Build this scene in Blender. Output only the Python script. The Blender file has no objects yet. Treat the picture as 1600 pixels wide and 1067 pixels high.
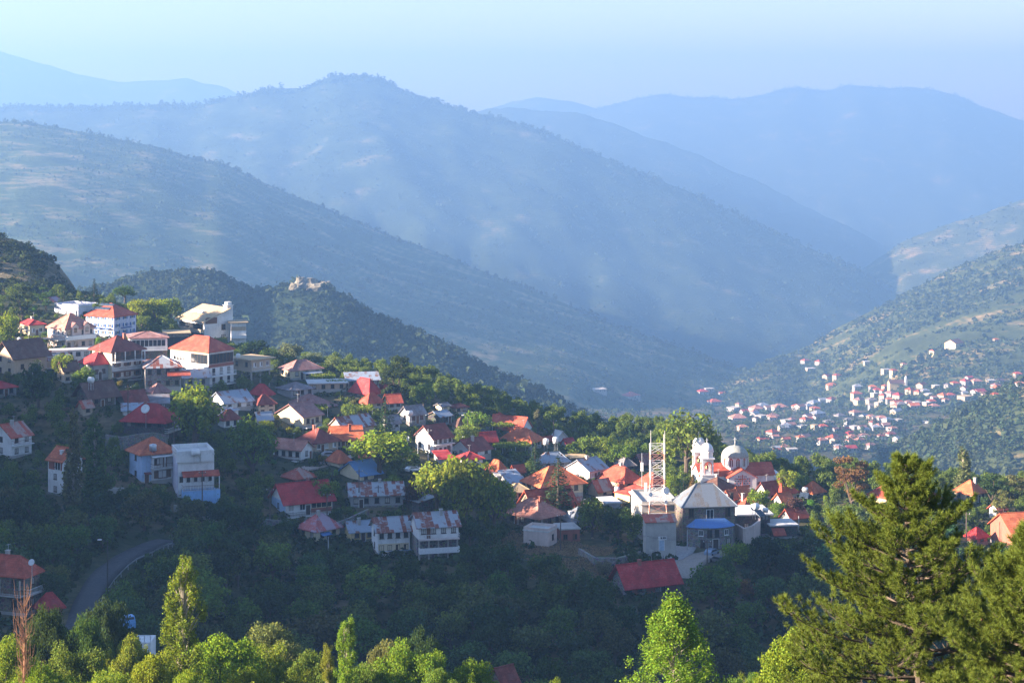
import bpy, math, random
import numpy as np
from mathutils import Vector, Matrix

# ------------------------------------------------------------------ camera, sky, sun, exposure
SC = bpy.context.scene
COL = SC.collection
F = 1600 * 70 / 36.0          # focal length in photo pixels
HZ = 160.0                    # photo row of the eye level
cam_d = bpy.data.cameras.new('camera')
cam_d.lens = 70; cam_d.sensor_width = 36; cam_d.sensor_fit = 'HORIZONTAL'
cam_d.shift_y = (HZ - 533.5) / 1600.0
cam_d.clip_start = 0.5; cam_d.clip_end = 60000
cam = bpy.data.objects.new('camera', cam_d); COL.objects.link(cam)
cam.rotation_euler = (math.radians(90), 0, 0); cam.location = (0, 0, 0)
SC.camera = cam

SUN_EL = math.radians(17)
SUN_AZ = math.radians(-12)    # square left, a little on the camera's side
sdir = Vector((-math.cos(SUN_AZ) * math.cos(SUN_EL), math.sin(SUN_AZ) * math.cos(SUN_EL), math.sin(SUN_EL)))
world = bpy.data.worlds.new('World'); SC.world = world; world.use_nodes = True
wn = world.node_tree.nodes; wl = world.node_tree.links
sky = wn.new('ShaderNodeTexSky'); sky.sky_type = 'NISHITA'; sky.sun_disc = False
sky.sun_elevation = SUN_EL
sky.sun_rotation = math.atan2(sdir.x, sdir.y)
sky.air_density = 1.0; sky.dust_density = 0.6; sky.ozone_density = 2.0; sky.altitude = 900
tint = wn.new('ShaderNodeMix'); tint.data_type = 'RGBA'; tint.blend_type = 'MULTIPLY'; tint.inputs[0].default_value = 1.0
tint.inputs[7].default_value = (0.86, 0.82, 0.93, 1)
wl.new(sky.outputs[0], tint.inputs[6]); wl.new(tint.outputs[2], wn['Background'].inputs[0]); wn['Background'].inputs[1].default_value = 0.055
sun_d = bpy.data.lights.new('sun', 'SUN'); sun_d.energy = 5.0; sun_d.angle = math.radians(0.5)
sun_d.color = (1.0, 0.87, 0.74)
sun = bpy.data.objects.new('sun', sun_d); COL.objects.link(sun)
sun.rotation_euler = sdir.to_track_quat('Z', 'Y').to_euler()
SC.view_settings.view_transform = 'Standard'; SC.view_settings.look = 'None'
SC.view_settings.exposure = 2.6; SC.view_settings.gamma = 1.0
SC.cycles.max_bounces = 5; SC.cycles.diffuse_bounces = 3; SC.cycles.glossy_bounces = 2
SC.cycles.transmission_bounces = 3; SC.cycles.volume_bounces = 2; SC.cycles.transparent_max_bounces = 4
SC.cycles.caustics_reflective = False; SC.cycles.caustics_refractive = False
SC.cycles.use_denoising = True
HAZE_DENS = 1.8e-4
HAZE_COL = (0.215, 0.405, 0.715)

# ------------------------------------------------------------------ helpers
rng = np.random.default_rng(7)
random.seed(5)
_perm = np.random.default_rng(3).permutation(4096)
_rand = np.random.default_rng(4).random(4096)

def vnoise(x, y, s=0):
    x = np.asarray(x, float); y = np.asarray(y, float)
    xi = np.floor(x).astype(int); yi = np.floor(y).astype(int)
    fx = x - xi; fy = y - yi
    fx = fx * fx * (3 - 2 * fx); fy = fy * fy * (3 - 2 * fy)
    def h(a, b): return _rand[_perm[(a + 57 * s + _perm[(b + 131 * s) & 4095]) & 4095]]
    return (h(xi, yi) * (1 - fx) + h(xi + 1, yi) * fx) * (1 - fy) + (h(xi, yi + 1) * (1 - fx) + h(xi + 1, yi + 1) * fx) * fy

def fbm(x, y, s=0, o=4):
    t = 0; a = 0.5; f = 1.0
    for k in range(o):
        t = t + a * (vnoise(np.asarray(x) * f, np.asarray(y) * f, s + k) * 2 - 1); a *= 0.5; f *= 2.03
    return t

def tag(o, label=None, cat=None, group=None, kind=None):
    if label: o['label'] = label
    if cat: o['category'] = cat
    if group: o['group'] = group
    if kind: o['kind'] = kind
    return o

def empty(name, loc, rz=0.0):
    o = bpy.data.objects.new(name, None); COL.objects.link(o)
    o.location = loc; o.rotation_euler = (0, 0, rz); o.empty_display_size = 0.5
    return o

def link_mesh(name, me, parent=None, loc=None):
    o = bpy.data.objects.new(name, me); COL.objects.link(o)
    if parent is not None: o.parent = parent
    if loc is not None: o.location = loc
    return o

def np_mesh(name, V, Q, mat, smooth=False):
    """V (n,3), Q (m,k) faces all with k corners"""
    me = bpy.data.meshes.new(name)
    V = np.ascontiguousarray(V, np.float32); Q = np.ascontiguousarray(Q, np.int32)
    m, k = Q.shape
    me.vertices.add(len(V)); me.vertices.foreach_set('co', V.ravel())
    me.loops.add(m * k); me.loops.foreach_set('vertex_index', Q.ravel())
    me.polygons.add(m)
    me.polygons.foreach_set('loop_start', np.arange(0, m * k, k, dtype=np.int32))
    me.polygons.foreach_set('loop_total', np.full(m, k, np.int32))
    if smooth: me.polygons.foreach_set('use_smooth', np.ones(m, bool))
    me.update(calc_edges=True)
    if mat: me.materials.append(mat)
    return me

class MB:
    """collects simple solids into one mesh"""
    def __init__(s): s.v = []; s.f = []; s.m = []
    def add(s, vs, fs, m=0):
        b = len(s.v); s.v += [tuple(p) for p in vs]
        for f in fs: s.f.append(tuple(b + i for i in f)); s.m.append(m)
        return s
    def box(s, x0, x1, y0, y1, z0, z1, m=0):
        return s.add([(x0, y0, z0), (x1, y0, z0), (x1, y1, z0), (x0, y1, z0), (x0, y0, z1), (x1, y0, z1), (x1, y1, z1), (x0, y1, z1)],
                     [(0, 3, 2, 1), (4, 5, 6, 7), (0, 1, 5, 4), (1, 2, 6, 5), (2, 3, 7, 6), (3, 0, 4, 7)], m)
    def prism(s, pts, z0, z1, m=0):
        n = len(pts)
        return s.add([(x, y, z0) for x, y in pts] + [(x, y, z1) for x, y in pts],
                     [tuple(range(n - 1, -1, -1)), tuple(range(n, 2 * n))] + [(i, (i + 1) % n, n + (i + 1) % n, n + i) for i in range(n)], m)
    def slab(s, pts, th, m=0):
        """polygon in space, thickened straight down"""
        n = len(pts)
        return s.add(list(pts) + [(x, y, z - th) for x, y, z in pts],
                     [tuple(range(n)), tuple(range(2 * n - 1, n - 1, -1))] + [(i, n + i, n + (i + 1) % n, (i + 1) % n) for i in range(n)], m)
    def tube(s, p, q, r0, r1=None, n=6, m=0):
        r1 = r0 if r1 is None else r1
        p = Vector(p); q = Vector(q); d = (q - p)
        if d.length < 1e-6: return s
        d.normalize(); u = d.orthogonal().normalized(); w = d.cross(u)
        vs = []
        for c, r in ((p, r0), (q, r1)):
            for i in range(n):
                t = 2 * math.pi * i / n; vs.append(c + (u * math.cos(t) + w * math.sin(t)) * r)
        return s.add(vs, [tuple(range(n - 1, -1, -1)), tuple(range(n, 2 * n))] + [(i, (i + 1) % n, n + (i + 1) % n, n + i) for i in range(n)], m)
    def lathe(s, prof, cx=0, cy=0, n=20, m=0, cap=True):
        vs = []
        for r, z in prof:
            for i in range(n):
                t = 2 * math.pi * i / n; vs.append((cx + r * math.cos(t), cy + r * math.sin(t), z))
        fs = []
        for k in range(len(prof) - 1):
            for i in range(n): fs.append((k * n + i, k * n + (i + 1) % n, (k + 1) * n + (i + 1) % n, (k + 1) * n + i))
        if cap:
            fs.append(tuple(range(n - 1, -1, -1))); fs.append(tuple(range((len(prof) - 1) * n, len(prof) * n)))
        return s.add(vs, fs, m)
    def mesh(s, name, mats, smooth=False):
        me = bpy.data.meshes.new(name); me.from_pydata(s.v, [], s.f)
        if not isinstance(mats, (list, tuple)): mats = [mats]
        for m in mats: me.materials.append(m)
        me.polygons.foreach_set('material_index', s.m)
        if smooth: me.polygons.foreach_set('use_smooth', [True] * len(s.f))
        me.update(); return me
    def build(s, name, mats, parent=None, smooth=False, loc=None):
        return link_mesh(name, s.mesh(name, mats, smooth), parent, loc)

# ------------------------------------------------------------------ materials
MATS = {}
class NT:
    def __init__(s, name):
        s.mat = bpy.data.materials.new(name); s.mat.use_nodes = True
        s.t = s.mat.node_tree; s.n = s.t.nodes; s.p = s.n['Principled BSDF']; s.out = s.n['Material Output']
        s.p.inputs['Roughness'].default_value = 0.8
        s.p.inputs['Specular IOR Level'].default_value = 0.25
    def new(s, t, **kw):
        n = s.n.new('ShaderNode' + t)
        for k, v in kw.items():
            if isinstance(v, tuple) and k.startswith('i_'): pass
            setattr(n, k, v)
        return n
    def link(s, a, b): s.t.links.new(a, b)
    def obj(s, scale=(1, 1, 1), rot=(0, 0, 0)):
        tc = s.new('TexCoord'); mp = s.new('Mapping')
        mp.inputs['Scale'].default_value = scale; mp.inputs['Rotation'].default_value = rot
        s.link(tc.outputs['Object'], mp.inputs[0]); return mp.outputs[0]
    def noise(s, vec, scale, detail=4, rough=0.6):
        n = s.new('TexNoise'); n.inputs['Scale'].default_value = scale; n.inputs['Detail'].default_value = detail
        n.inputs['Roughness'].default_value = rough; s.link(vec, n.inputs['Vector']); return n.outputs['Fac']
    def ramp(s, fac, stops):
        r = s.new('ValToRGB'); e = r.color_ramp.elements
        while len(e) < len(stops): e.new(0.5)
        for el, (p, c) in zip(e, stops): el.position = p; el.color = (c[0], c[1], c[2], 1)
        s.link(fac, r.inputs[0]); return r.outputs[0]
    def mix(s, fac, a, b, mode='MIX'):
        m = s.new('Mix'); m.data_type = 'RGBA'; m.blend_type = mode
        for sock, v in ((m.inputs[0], fac), (m.inputs[6], a), (m.inputs[7], b)):
            if isinstance(v, (int, float)): sock.default_value = v
            elif isinstance(v, tuple): sock.default_value = (v[0], v[1], v[2], 1)
            else: s.link(v, sock)
        return m.outputs[2]
    def math(s, op, a, b=0.0):
        m = s.new('Math'); m.operation = op
        for sock, v in ((m.inputs[0], a), (m.inputs[1], b)):
            if isinstance(v, (int, float)): sock.default_value = v
            else: s.link(v, sock)
        return m.outputs[0]
    def bump(s, h, strength=0.4, dist=0.05):
        b = s.new('Bump'); b.inputs['Strength'].default_value = strength; b.inputs['Distance'].default_value = dist
        s.link(h, b.inputs['Height']); s.link(b.outputs[0], s.p.inputs['Normal'])
    def color(s, c):
        if isinstance(c, tuple): s.p.inputs['Base Color'].default_value = (c[0], c[1], c[2], 1)
        else: s.link(c, s.p.inputs['Base Color'])

def sc(c, k): return tuple(min(1, x * k) for x in c)

def m_plain(name, c=None, rough=0.7, metal=0.0, var=0.25):
    if name in MATS: return MATS[name]
    t = NT(name); n = t.noise(t.obj(), 2.3, 5)
    t.color(t.ramp(n, [(0.3, sc(c, 1 - var)), (0.7, sc(c, 1 + var))]))
    t.p.inputs['Roughness'].default_value = rough; t.p.inputs['Metallic'].default_value = metal
    MATS[name] = t.mat; return t.mat

def m_wall(name, c, dirt=0.62):
    if name in MATS: return MATS[name]
    t = NT(name); v = t.obj()
    n1 = t.noise(v, 0.35, 6, 0.65)
    st = t.noise(t.obj((1.6, 1.6, 0.18)), 1.2, 5, 0.7)          # rain streaks run down the wall
    a = t.ramp(n1, [(0.35, sc(c, 0.86)), (0.65, sc(c, 1.08))])
    stain = t.mix(1.0, a, (0.62, 0.58, 0.52), 'MULTIPLY')
    f = t.ramp(st, [(0.52, (0, 0, 0)), (0.75, (dirt, dirt, dirt))])
    n4 = t.noise(v, 0.9, 3, 0.5)
    a2 = t.mix(t.ramp(n4, [(0.60, (0, 0, 0)), (0.63, (0.45, 0.45, 0.45))]), t.mix(f, a, stain), sc(c, 0.72))      # patched render
    t.color(a2); t.bump(t.noise(v, 9, 4), 0.25, 0.03)
    MATS[name] = t.mat; return t.mat

def m_stone(name, c):
    if name in MATS: return MATS[name]
    t = NT(name); v = t.obj((1, 1, 1.5))
    vo = t.new('TexVoronoi'); vo.inputs['Scale'].default_value = 1.7; t.link(v, vo.inputs['Vector'])
    hs = t.mix(0.75, c, vo.outputs['Color'], 'SOFT_LIGHT')
    vd = t.new('TexVoronoi'); vd.feature = 'DISTANCE_TO_EDGE'; vd.inputs['Scale'].default_value = 1.7; t.link(v, vd.inputs['Vector'])
    mort = t.ramp(vd.outputs['Distance'], [(0.02, (1, 1, 1)), (0.09, (0, 0, 0))])
    n = t.noise(t.obj(), 0.6, 5)
    body = t.mix(1.0, hs, t.ramp(n, [(0.3, (0.65, 0.65, 0.65)), (0.7, (1.15, 1.1, 1.05))]), 'MULTIPLY')
    bw = t.new('RGBToBW'); t.link(body, bw.inputs[0])
    body = t.mix(0.5, body, t.mix(1.0, c, t.ramp(bw.outputs[0], [(0.0, (0.4, 0.4, 0.4)), (0.35, (1.5, 1.5, 1.5))]), 'MULTIPLY'))
    t.color(t.mix(mort, body, sc(c, 1.5))); t.bump(vd.outputs['Distance'], 0.5, 0.08)
    MATS[name] = t.mat; return t.mat

def m_tile(name, c):
    if name in MATS: return MATS[name]
    t = NT(name); v = t.obj()
    n1 = t.noise(v, 0.5, 6, 0.7); n2 = t.noise(v, 4.5, 3)
    a = t.ramp(n1, [(0.28, sc(c, 0.62)), (0.5, c), (0.72, (min(1, c[0] * 1.1 + 0.04), c[1] * 1.5 + 0.035, c[2] * 1.6 + 0.03))])
    a = t.mix(0.5, a, t.ramp(n2, [(0.3, (0.42, 0.42, 0.42)), (0.7, (1.15, 1.15, 1.15))]), 'MULTIPLY')
    n3 = t.noise(v, 1.3, 8, 0.75)
    a = t.mix(t.ramp(n3, [(0.55, (0, 0, 0)), (0.72, (0.6, 0.6, 0.6))]), a, (0.16, 0.13, 0.11))      # lichen and soot
    vo = t.new('TexVoronoi'); vo.inputs['Scale'].default_value = 0.45; t.link(v, vo.inputs['Vector'])
    vb = t.new('RGBToBW'); t.link(vo.outputs['Color'], vb.inputs[0])
    a = t.mix(0.35, a, t.ramp(vb.outputs[0], [(0.2, (0.55, 0.5, 0.5)), (0.8, (1.3, 1.25, 1.2))]), 'MULTIPLY')   # relaid patches
    wv = t.new('TexWave'); wv.inputs['Scale'].default_value = 1.1; wv.inputs['Distortion'].default_value = 0.3; wv.bands_direction = 'X'
    wv2 = t.new('TexWave'); wv2.inputs['Scale'].default_value = 0.8; wv2.bands_direction = 'Z'; wv2.wave_profile = 'SAW'
    t.link(v, wv.inputs[0]); t.link(v, wv2.inputs[0])
    line = t.ramp(wv2.outputs['Fac'], [(0.0, (0.8, 0.8, 0.8)), (0.25, (1, 1, 1))])
    t.color(t.mix(1.0, a, line, 'MULTIPLY')); t.bump(t.math('ADD', wv.outputs['Fac'], wv2.outputs['Fac']), 0.35, 0.06)
    MATS[name] = t.mat; return t.mat

def m_sheet(name, c, c2, amount, along='x'):
    """corrugated sheets laid in strips down the slope, part of them rusted"""
    if name in MATS: return MATS[name]
    t = NT(name)
    v = t.obj((1, 1, 1))
    br = t.new('TexBrick'); br.offset = 0.5; br.inputs['Scale'].default_value = 1.0
    br.inputs['Brick Width'].default_value = 1.7; br.inputs['Row Height'].default_value = 0.9
    br.inputs['Mortar Size'].default_value = 0.015; br.inputs['Bias'].default_value = 0.0
    br.inputs['Color1'].default_value = (0, 0, 0, 1); br.inputs['Color2'].default_value = (1, 1, 1, 1); br.inputs['Mortar'].default_value = (0.3, 0.3, 0.3, 1)
    t.link(t.obj((1, 1, 1), (0, 0, math.radians(90))), br.inputs['Vector'])
    n = t.noise(v, 0.8, 7, 0.72)
    bw = t.math('MULTIPLY', br.outputs['Color'], 0.42)
    f = t.math('ADD', t.math('MULTIPLY', n, 1.05), bw)
    fr = t.ramp(f, [(0.92 - amount * 0.6, (0, 0, 0)), (1.06 - amount * 0.6, (1, 1, 1))])
    g = t.noise(v, 6, 3)
    base = t.ramp(g, [(0.3, sc(c, 0.85)), (0.7, sc(c, 1.1))])
    ru = t.ramp(g, [(0.3, sc(c2, 0.6)), (0.7, sc(c2, 1.5))])
    t.color(t.mix(fr, base, ru))
    wv = t.new('TexWave'); wv.inputs['Scale'].default_value = 1.6; wv.bands_direction = 'X'; t.link(v, wv.inputs[0])
    t.bump(wv.outputs['Fac'], 0.3, 0.05)
    t.p.inputs['Roughness'].default_value = 0.5; t.p.inputs['Metallic'].default_value = 0.15
    MATS[name] = t.mat; return t.mat

RM = {
 'orange': lambda: m_tile('orange roof tile', (0.58, 0.15, 0.06)), 'red': lambda: m_tile('red roof tile', (0.47, 0.09, 0.05)),
 'crimson': lambda: m_tile('crimson roof sheet', (0.46, 0.045, 0.045)), 'maroon': lambda: m_tile('maroon roof tile', (0.24, 0.06, 0.045)),
 'mauve': lambda: m_tile('mauve roof tile', (0.34, 0.17, 0.15)), 'pink': lambda: m_tile('pink roof tile', (0.50, 0.22, 0.16)),
 'brown': lambda: m_tile('brown roof tile', (0.15, 0.075, 0.055)), 'tan': lambda: m_plain('tan roof screed', (0.46, 0.34, 0.20), 0.9),
 'tin': lambda: m_sheet('grey tin roof', (0.30, 0.35, 0.41), (0.20, 0.09, 0.05), 0.18), 'silver': lambda: m_sheet('silver metal roof', (0.17, 0.20, 0.235), (0.15, 0.145, 0.14), 0.3),
 'rust': lambda: m_sheet('rusty tin roof', (0.36, 0.38, 0.40), (0.22, 0.07, 0.04), 0.42), 'pinktin': lambda: m_sheet('faded pink tin roof', (0.38, 0.27, 0.31), (0.40, 0.10, 0.09), 0.45),
 'blue': lambda: m_sheet('blue metal roof', (0.13, 0.27, 0.58), (0.2, 0.25, 0.35), 0.1), 'grey': lambda: m_tile('grey roof tile', (0.24, 0.21, 0.22)),
 'concrete': lambda: m_wall('concrete roof slab', (0.48, 0.45, 0.41)), 'white': lambda: m_wall('white painted slab', (0.58, 0.57, 0.54)),
 'rustred': lambda: m_sheet('patchy rust red roof', (0.40, 0.27, 0.22), (0.40, 0.08, 0.04), 0.55),
}
WM = {
 'white': lambda: m_wall('white plaster', (0.74, 0.73, 0.70)), 'cream': lambda: m_wall('cream plaster', (0.70, 0.58, 0.38)),
 'tan': lambda: m_wall('tan plaster', (0.50, 0.39, 0.27)), 'pink': lambda: m_wall('pinkish plaster', (0.62, 0.50, 0.44)),
 'blue': lambda: m_wall('pale blue plaster', (0.40, 0.54, 0.74)), 'grey': lambda: m_wall('grey render', (0.34, 0.34, 0.34)),
 'stone': lambda: m_stone('brown field stone', (0.15, 0.125, 0.10)), 'darkstone': lambda: m_stone('dark stone masonry', (0.075, 0.07, 0.068)),
 'greystone': lambda: m_stone('grey field stone', (0.19, 0.18, 0.165)), 'concrete': lambda: m_wall('bare concrete', (0.42, 0.40, 0.36)),
 'lilac': lambda: m_wall('lilac white plaster', (0.62, 0.62, 0.72)), 'brick': lambda: m_wall('brick red plaster', (0.34, 0.12, 0.08)),
 'farwhite': lambda: m_wall('dimmed white plaster', (0.36, 0.35, 0.34)), 'farcream': lambda: m_wall('dimmed cream plaster', (0.44, 0.37, 0.27)),  # darkened colours; outside the sunlit rows they paint in the hill's shade
 'yellow': lambda: m_wall('yellow plaster', (0.72, 0.55, 0.26)),
}
GLASS = NT('window glass'); GLASS.color((0.025, 0.03, 0.035)); GLASS.p.inputs['Roughness'].default_value = 0.12; GLASS.p.inputs['Specular IOR Level'].default_value = 0.5
GLASS = GLASS.mat
WHITE = m_plain('white paint', (0.72, 0.72, 0.70), 0.5, var=0.08)
BLUEP = m_plain('blue paint', (0.03, 0.11, 0.32), 0.5, var=0.15)
BROWN = m_plain('brown wood', (0.16, 0.075, 0.04), 0.7, var=0.3)
DARKW = m_plain('dark wood', (0.06, 0.04, 0.03), 0.7, var=0.3)
IRON = m_plain('dark iron', (0.06, 0.055, 0.05), 0.6, 0.3)
GALV = m_plain('galvanised metal', (0.5, 0.52, 0.54), 0.4, 0.5)
WOODP = m_plain('weathered pole wood', (0.13, 0.10, 0.08), 0.9)
CONC = WM['concrete']()

# ------------------------------------------------------------------ the lie of the land
# each column: photo column -> list of (distance, height)
def zz(Y, py): return -(py - HZ) / F * Y
NEAR = [(0, -4), (8, -4), (60, -21.5), (150, -50)]
def colp(gul, town, far): return NEAR + gul + [(Y, zz(Y, py)) for Y, py in town] + far
COLS = {
 100: colp([(230, -76), (270, -82)], [(300, 1035), (330, 965), (380, 862), (430, 770), (455, 720), (480, 655), (510, 602), (540, 562), (580, 532), (620, 486)],
      [(700, -68), (800, -85), (1350, -202), (1890, -310), (2700, -405), (3510, -560), (5130, -830), (7290, -1190), (10800, -1420), (21600, -1420)]),
 525: colp([(240, -82), (300, -102)], [(340, 1095), (370, 985), (395, 912), (415, 862), (440, 802), (465, 742), (490, 702), (515, 662), (540, 622), (565, 592), (600, 572)],
      [(660, -97), (760, -140), (1350, -250), (1890, -324), (2700, -412), (3510, -560), (5130, -830), (7290, -1190), (10800, -1420), (21600, -1420)]),
 1000: colp([(240, -85), (300, -106)], [(340, 1085), (370, 985), (405, 875), (425, 850), (455, 802), (490, 762), (530, 722), (570, 692), (610, 668)],
      [(700, -132), (850, -185), (1350, -278), (1755, -321), (2025, -352), (2700, -418), (3510, -560), (5130, -830), (7290, -1190), (10800, -1420), (21600, -1420)]),
 1300: colp([(240, -86), (300, -110), (350, -108)], [(385, 940), (415, 872), (450, 822), (490, 768), (530, 738)],
      [(600, -118), (800, -180), (1350, -289), (1755, -331), (2025, -350), (2700, -416), (3510, -560), (5130, -830), (7290, -1190), (10800, -1420), (21600, -1420)]),
 1600: colp([(240, -86), (300, -108), (350, -107)], [(400, 925), (440, 860), (490, 800), (540, 762)],
      [(620, -122), (800, -180), (1350, -286), (1755, -324), (2025, -338), (2700, -405), (3510, -560), (5130, -830), (7290, -1190), (10800, -1420), (21600, -1420)]),
}
CX = np.array(sorted(COLS))
def smooth_prof(Y, prof):
    a = np.array(prof); return np.interp(Y, a[:, 0], a[:, 1])
def crest(y):   # height of the off-frame ridge on the left whose shadow fills the gully
    return np.interp(y, [60, 140, 200, 250, 325, 343, 352, 375, 400, 430, 465, 520, 600, 680, 800], [-40, -12, 8, 29, 34, 25, 18, 4, 1, -4, -13, -23, -31, -36, -60])
def ground_z(px, Y, noise=True):
    px = np.asarray(px, float); Y = np.asarray(Y, float)
    px, Y = np.broadcast_arrays(px, Y)
    Z = np.stack([smooth_prof(Y, COLS[c]) for c in CX])
    k = np.clip(np.searchsorted(CX, px) - 1, 0, len(CX) - 2)
    t = np.clip((px - CX[k]) / (CX[k + 1] - CX[k]), 0, 1); t = t * t * (3 - 2 * t)
    z = np.take_along_axis(Z, k[None], 0)[0] * (1 - t) + np.take_along_axis(Z, k[None] + 1, 0)[0] * t
    x = (px - 800) / F * Y
    if noise:
        z = z + fbm(x / 14, Y / 14, 11) * 0.9 * np.clip((Y - 60) / 200, 0, 1) + fbm(x / 150, Y / 150, 15) * 22 * np.clip((Y - 700) / 600, 0, 1)
    rx = -310 + 12 * np.sin(Y / 60)
    wid = np.where(x < rx, 190.0, 95.0)
    rid = z + (crest(Y) + fbm(x / 40, Y / 40, 21) * 2.5 - z) * np.exp(-((x - rx) / wid) ** 2)
    k2 = np.clip((Y - 40) / 60, 0, 1) * np.clip((860 - Y) / 200, 0, 1)
    return z + np.maximum(rid - z, 0) * k2
def P(px, py, Y): return Vector(((px - 800) / F * Y, Y, -(py - HZ) / F * Y))
def gpt(px, Y, dz=0.0): return Vector(((px - 800) / F * Y, Y, float(ground_z(px, Y)) + dz))
_Ys = np.arange(285, 700, 0.5)
def depth(px, py):
    """distance at which the ray through a photo point meets the ground"""
    z = ground_z(np.full_like(_Ys, px), _Ys, False); zr = -(py - HZ) / F * _Ys
    i = np.nonzero(zr <= z)[0]
    return float(_Ys[i[0]]) if len(i) else 640.0

# hills: skyline of photo points, distance of the crest, foot (distance, height)
HILLS = {
 'rocky_knoll': dict(sky=[(-500, 330), (-200, 345), (0, 368), (40, 380), (80, 402), (110, 436), (135, 480), (170, 560)], yc=[(-500, 760), (170, 720)], foot=0.84, zf=-75, rough=0.16, x=(-500, 170)),
 'wooded_spur': dict(sky=[(-100, 470), (150, 455), (190, 438), (240, 430), (300, 424), (345, 432), (390, 455), (430, 447), (460, 440), (520, 452), (560, 478), (620, 505), (700, 540), (760, 575), (840, 605), (900, 640), (960, 668), (1010, 690), (1060, 720)],
     yc=[(-100, 1620), (460, 1700), (1060, 1500)], foot=0.76, zf=-290, rough=0.10, x=(-100, 1060)),
 'scrub_hill': dict(sky=[(-700, 195), (-300, 188), (0, 193), (60, 194), (150, 210), (250, 232), (350, 257), (440, 297), (520, 332), (600, 362), (700, 402), (780, 434), (850, 462), (950, 502), (1050, 538), (1150, 572), (1220, 596), (1290, 625), (1350, 660)],
     yc=[(-700, 4500), (600, 4500), (1350, 3600)], foot=0.45, zf=-430, rough=0.24, x=(-700, 1350)),
 'peaked_mountain': dict(sky=[(-1200, 200), (-400, 178), (0, 168), (100, 166), (200, 163), (300, 159), (370, 150), (400, 141), (440, 137), (470, 136), (510, 119), (550, 111), (590, 119), (620, 136), (660, 151), (720, 169), (780, 182), (850, 203), (900, 227), (950, 250), (1050, 290), (1100, 312), (1200, 357), (1300, 402), (1370, 438), (1430, 478), (1500, 540)],
     yc=[(-1200, 7700), (550, 7500), (1500, 6300)], foot=0.66, zf=-950, rough=0.26, x=(-1200, 1500)),
 'shoulder_ridge': dict(sky=[(600, 190), (760, 173), (800, 169), (860, 173), (905, 178), (950, 191), (1020, 216), (1100, 246), (1200, 292), (1300, 342), (1400, 392), (1480, 440), (1560, 500)], yc=[(600, 10500), (1560, 10000)], foot=0.8, zf=-1420, rough=0.11, x=(600, 1560)),
 'broad_mountain': dict(sky=[(700, 230), (900, 180), (950, 166), (1000, 149), (1025, 144), (1060, 149), (1150, 156), (1200, 144), (1240, 137), (1275, 143), (1300, 137), (1350, 131), (1400, 135), (1480, 143), (1540, 166), (1600, 189), (1700, 220), (2000, 240), (2600, 260)], yc=[(700, 14175), (2600, 14175)], foot=0.72, zf=-1420, rough=0.2, x=(700, 2600)),
 'faint_ridge': dict(sky=[(-1500, 90), (-600, 60), (-200, 62), (0, 80), (60, 96), (110, 115), (160, 126), (220, 126), (290, 121), (330, 131), (380, 148), (500, 175), (700, 190), (790, 163), (840, 153), (890, 158), (940, 170), (1100, 200)], yc=[(-1500, 14500), (1100, 14500)], foot=0.8, zf=-1420, rough=0.06, x=(-1500, 1100)),
 'upper_slope': dict(sky=[(1060, 720), (1140, 640), (1200, 548), (1250, 500), (1300, 450), (1370, 405), (1420, 372), (1500, 346), (1560, 326), (1600, 312), (1700, 280), (1900, 240), (2400, 200)], yc=[(1060, 6800), (2400, 7560)], foot=0.72, zf=-880, rough=0.12, x=(1060, 2400)),
 'village_slope': dict(sky=[(1080, 640), (1150, 590), (1200, 560), (1260, 542), (1300, 517), (1350, 492), (1400, 466), (1450, 441), (1500, 416), (1560, 393), (1600, 381), (1700, 350), (1900, 310), (2400, 270)], yc=[(1080, 3375), (1300, 4050), (2400, 4320)], foot=0.62, zf=-405, rough=0.10, x=(1080, 2400)),
 'scrub_bank': dict(sky=[(1290, 760), (1350, 722), (1390, 700), (1440, 674), (1480, 654), (1520, 632), (1560, 612), (1600, 594), (1700, 550), (1900, 480), (2400, 420)], yc=[(1290, 1796), (2400, 2025)], foot=0.78, zf=-304, rough=0.14, x=(1290, 2400)),
}
def hill_z(h, px, Y, seed):
    H = HILLS[h]
    px = np.asarray(px, float); Y = np.asarray(Y, float)
    a = np.array(H['sky']); yc = np.interp(px, *np.array(H['yc']).T)
    # smooth skyline through several taps
    sk = sum(np.interp(px + o, a[:, 0], a[:, 1]) for o in (-14, -7, 0, 7, 14)) / 5 + 3.0 * fbm(px / 60, np.zeros_like(px), seed + 2, 4) * (H['zf'] < -200)
    zc = -(sk - HZ) / F * yc
    yb = yc * H['foot']; zf = np.minimum(H['zf'], zc - 5)
    t = (Y - yb) / (yc - yb)
    g = np.where(t < 1, 0.55 * np.clip(t, 0, 1) + 0.45 * np.sin(np.clip(t, 0, 1) * math.pi / 2), 1 - 0.9 * np.clip(t - 1, 0, 1.2) ** 1.3)
    z = zf + (zc - zf) * g
    x = (px - 800) / F * Y; S = (yc - yb) * 0.42
    amp = (zc - zf) * H['rough'] * np.clip(1.04 - t, 0.0, 1) * np.clip(t * 3, 0, 1)
    n = fbm(x / S + 0.25 * Y / S, 0.35 * Y / S, seed, 5)
    z = z + amp * (1.6 * n - 0.55 * np.abs(fbm(x / S * 2.2, Y / S * 0.9, seed + 9, 4)))
    z = np.minimum(z, zc / yc * Y - np.abs(1 - t) * yc * np.where(t < 1, 0.006, 0.06))   # the front never hides its own crest
    z = z + (zc - zf) * 0.012 * fbm(x / S * 14, Y / S * 14, seed + 4, 3)
    return np.where(t < -0.02, -1e4, z)
HSEED = {h: 31 + 13 * i for i, h in enumerate(HILLS)}
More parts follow.
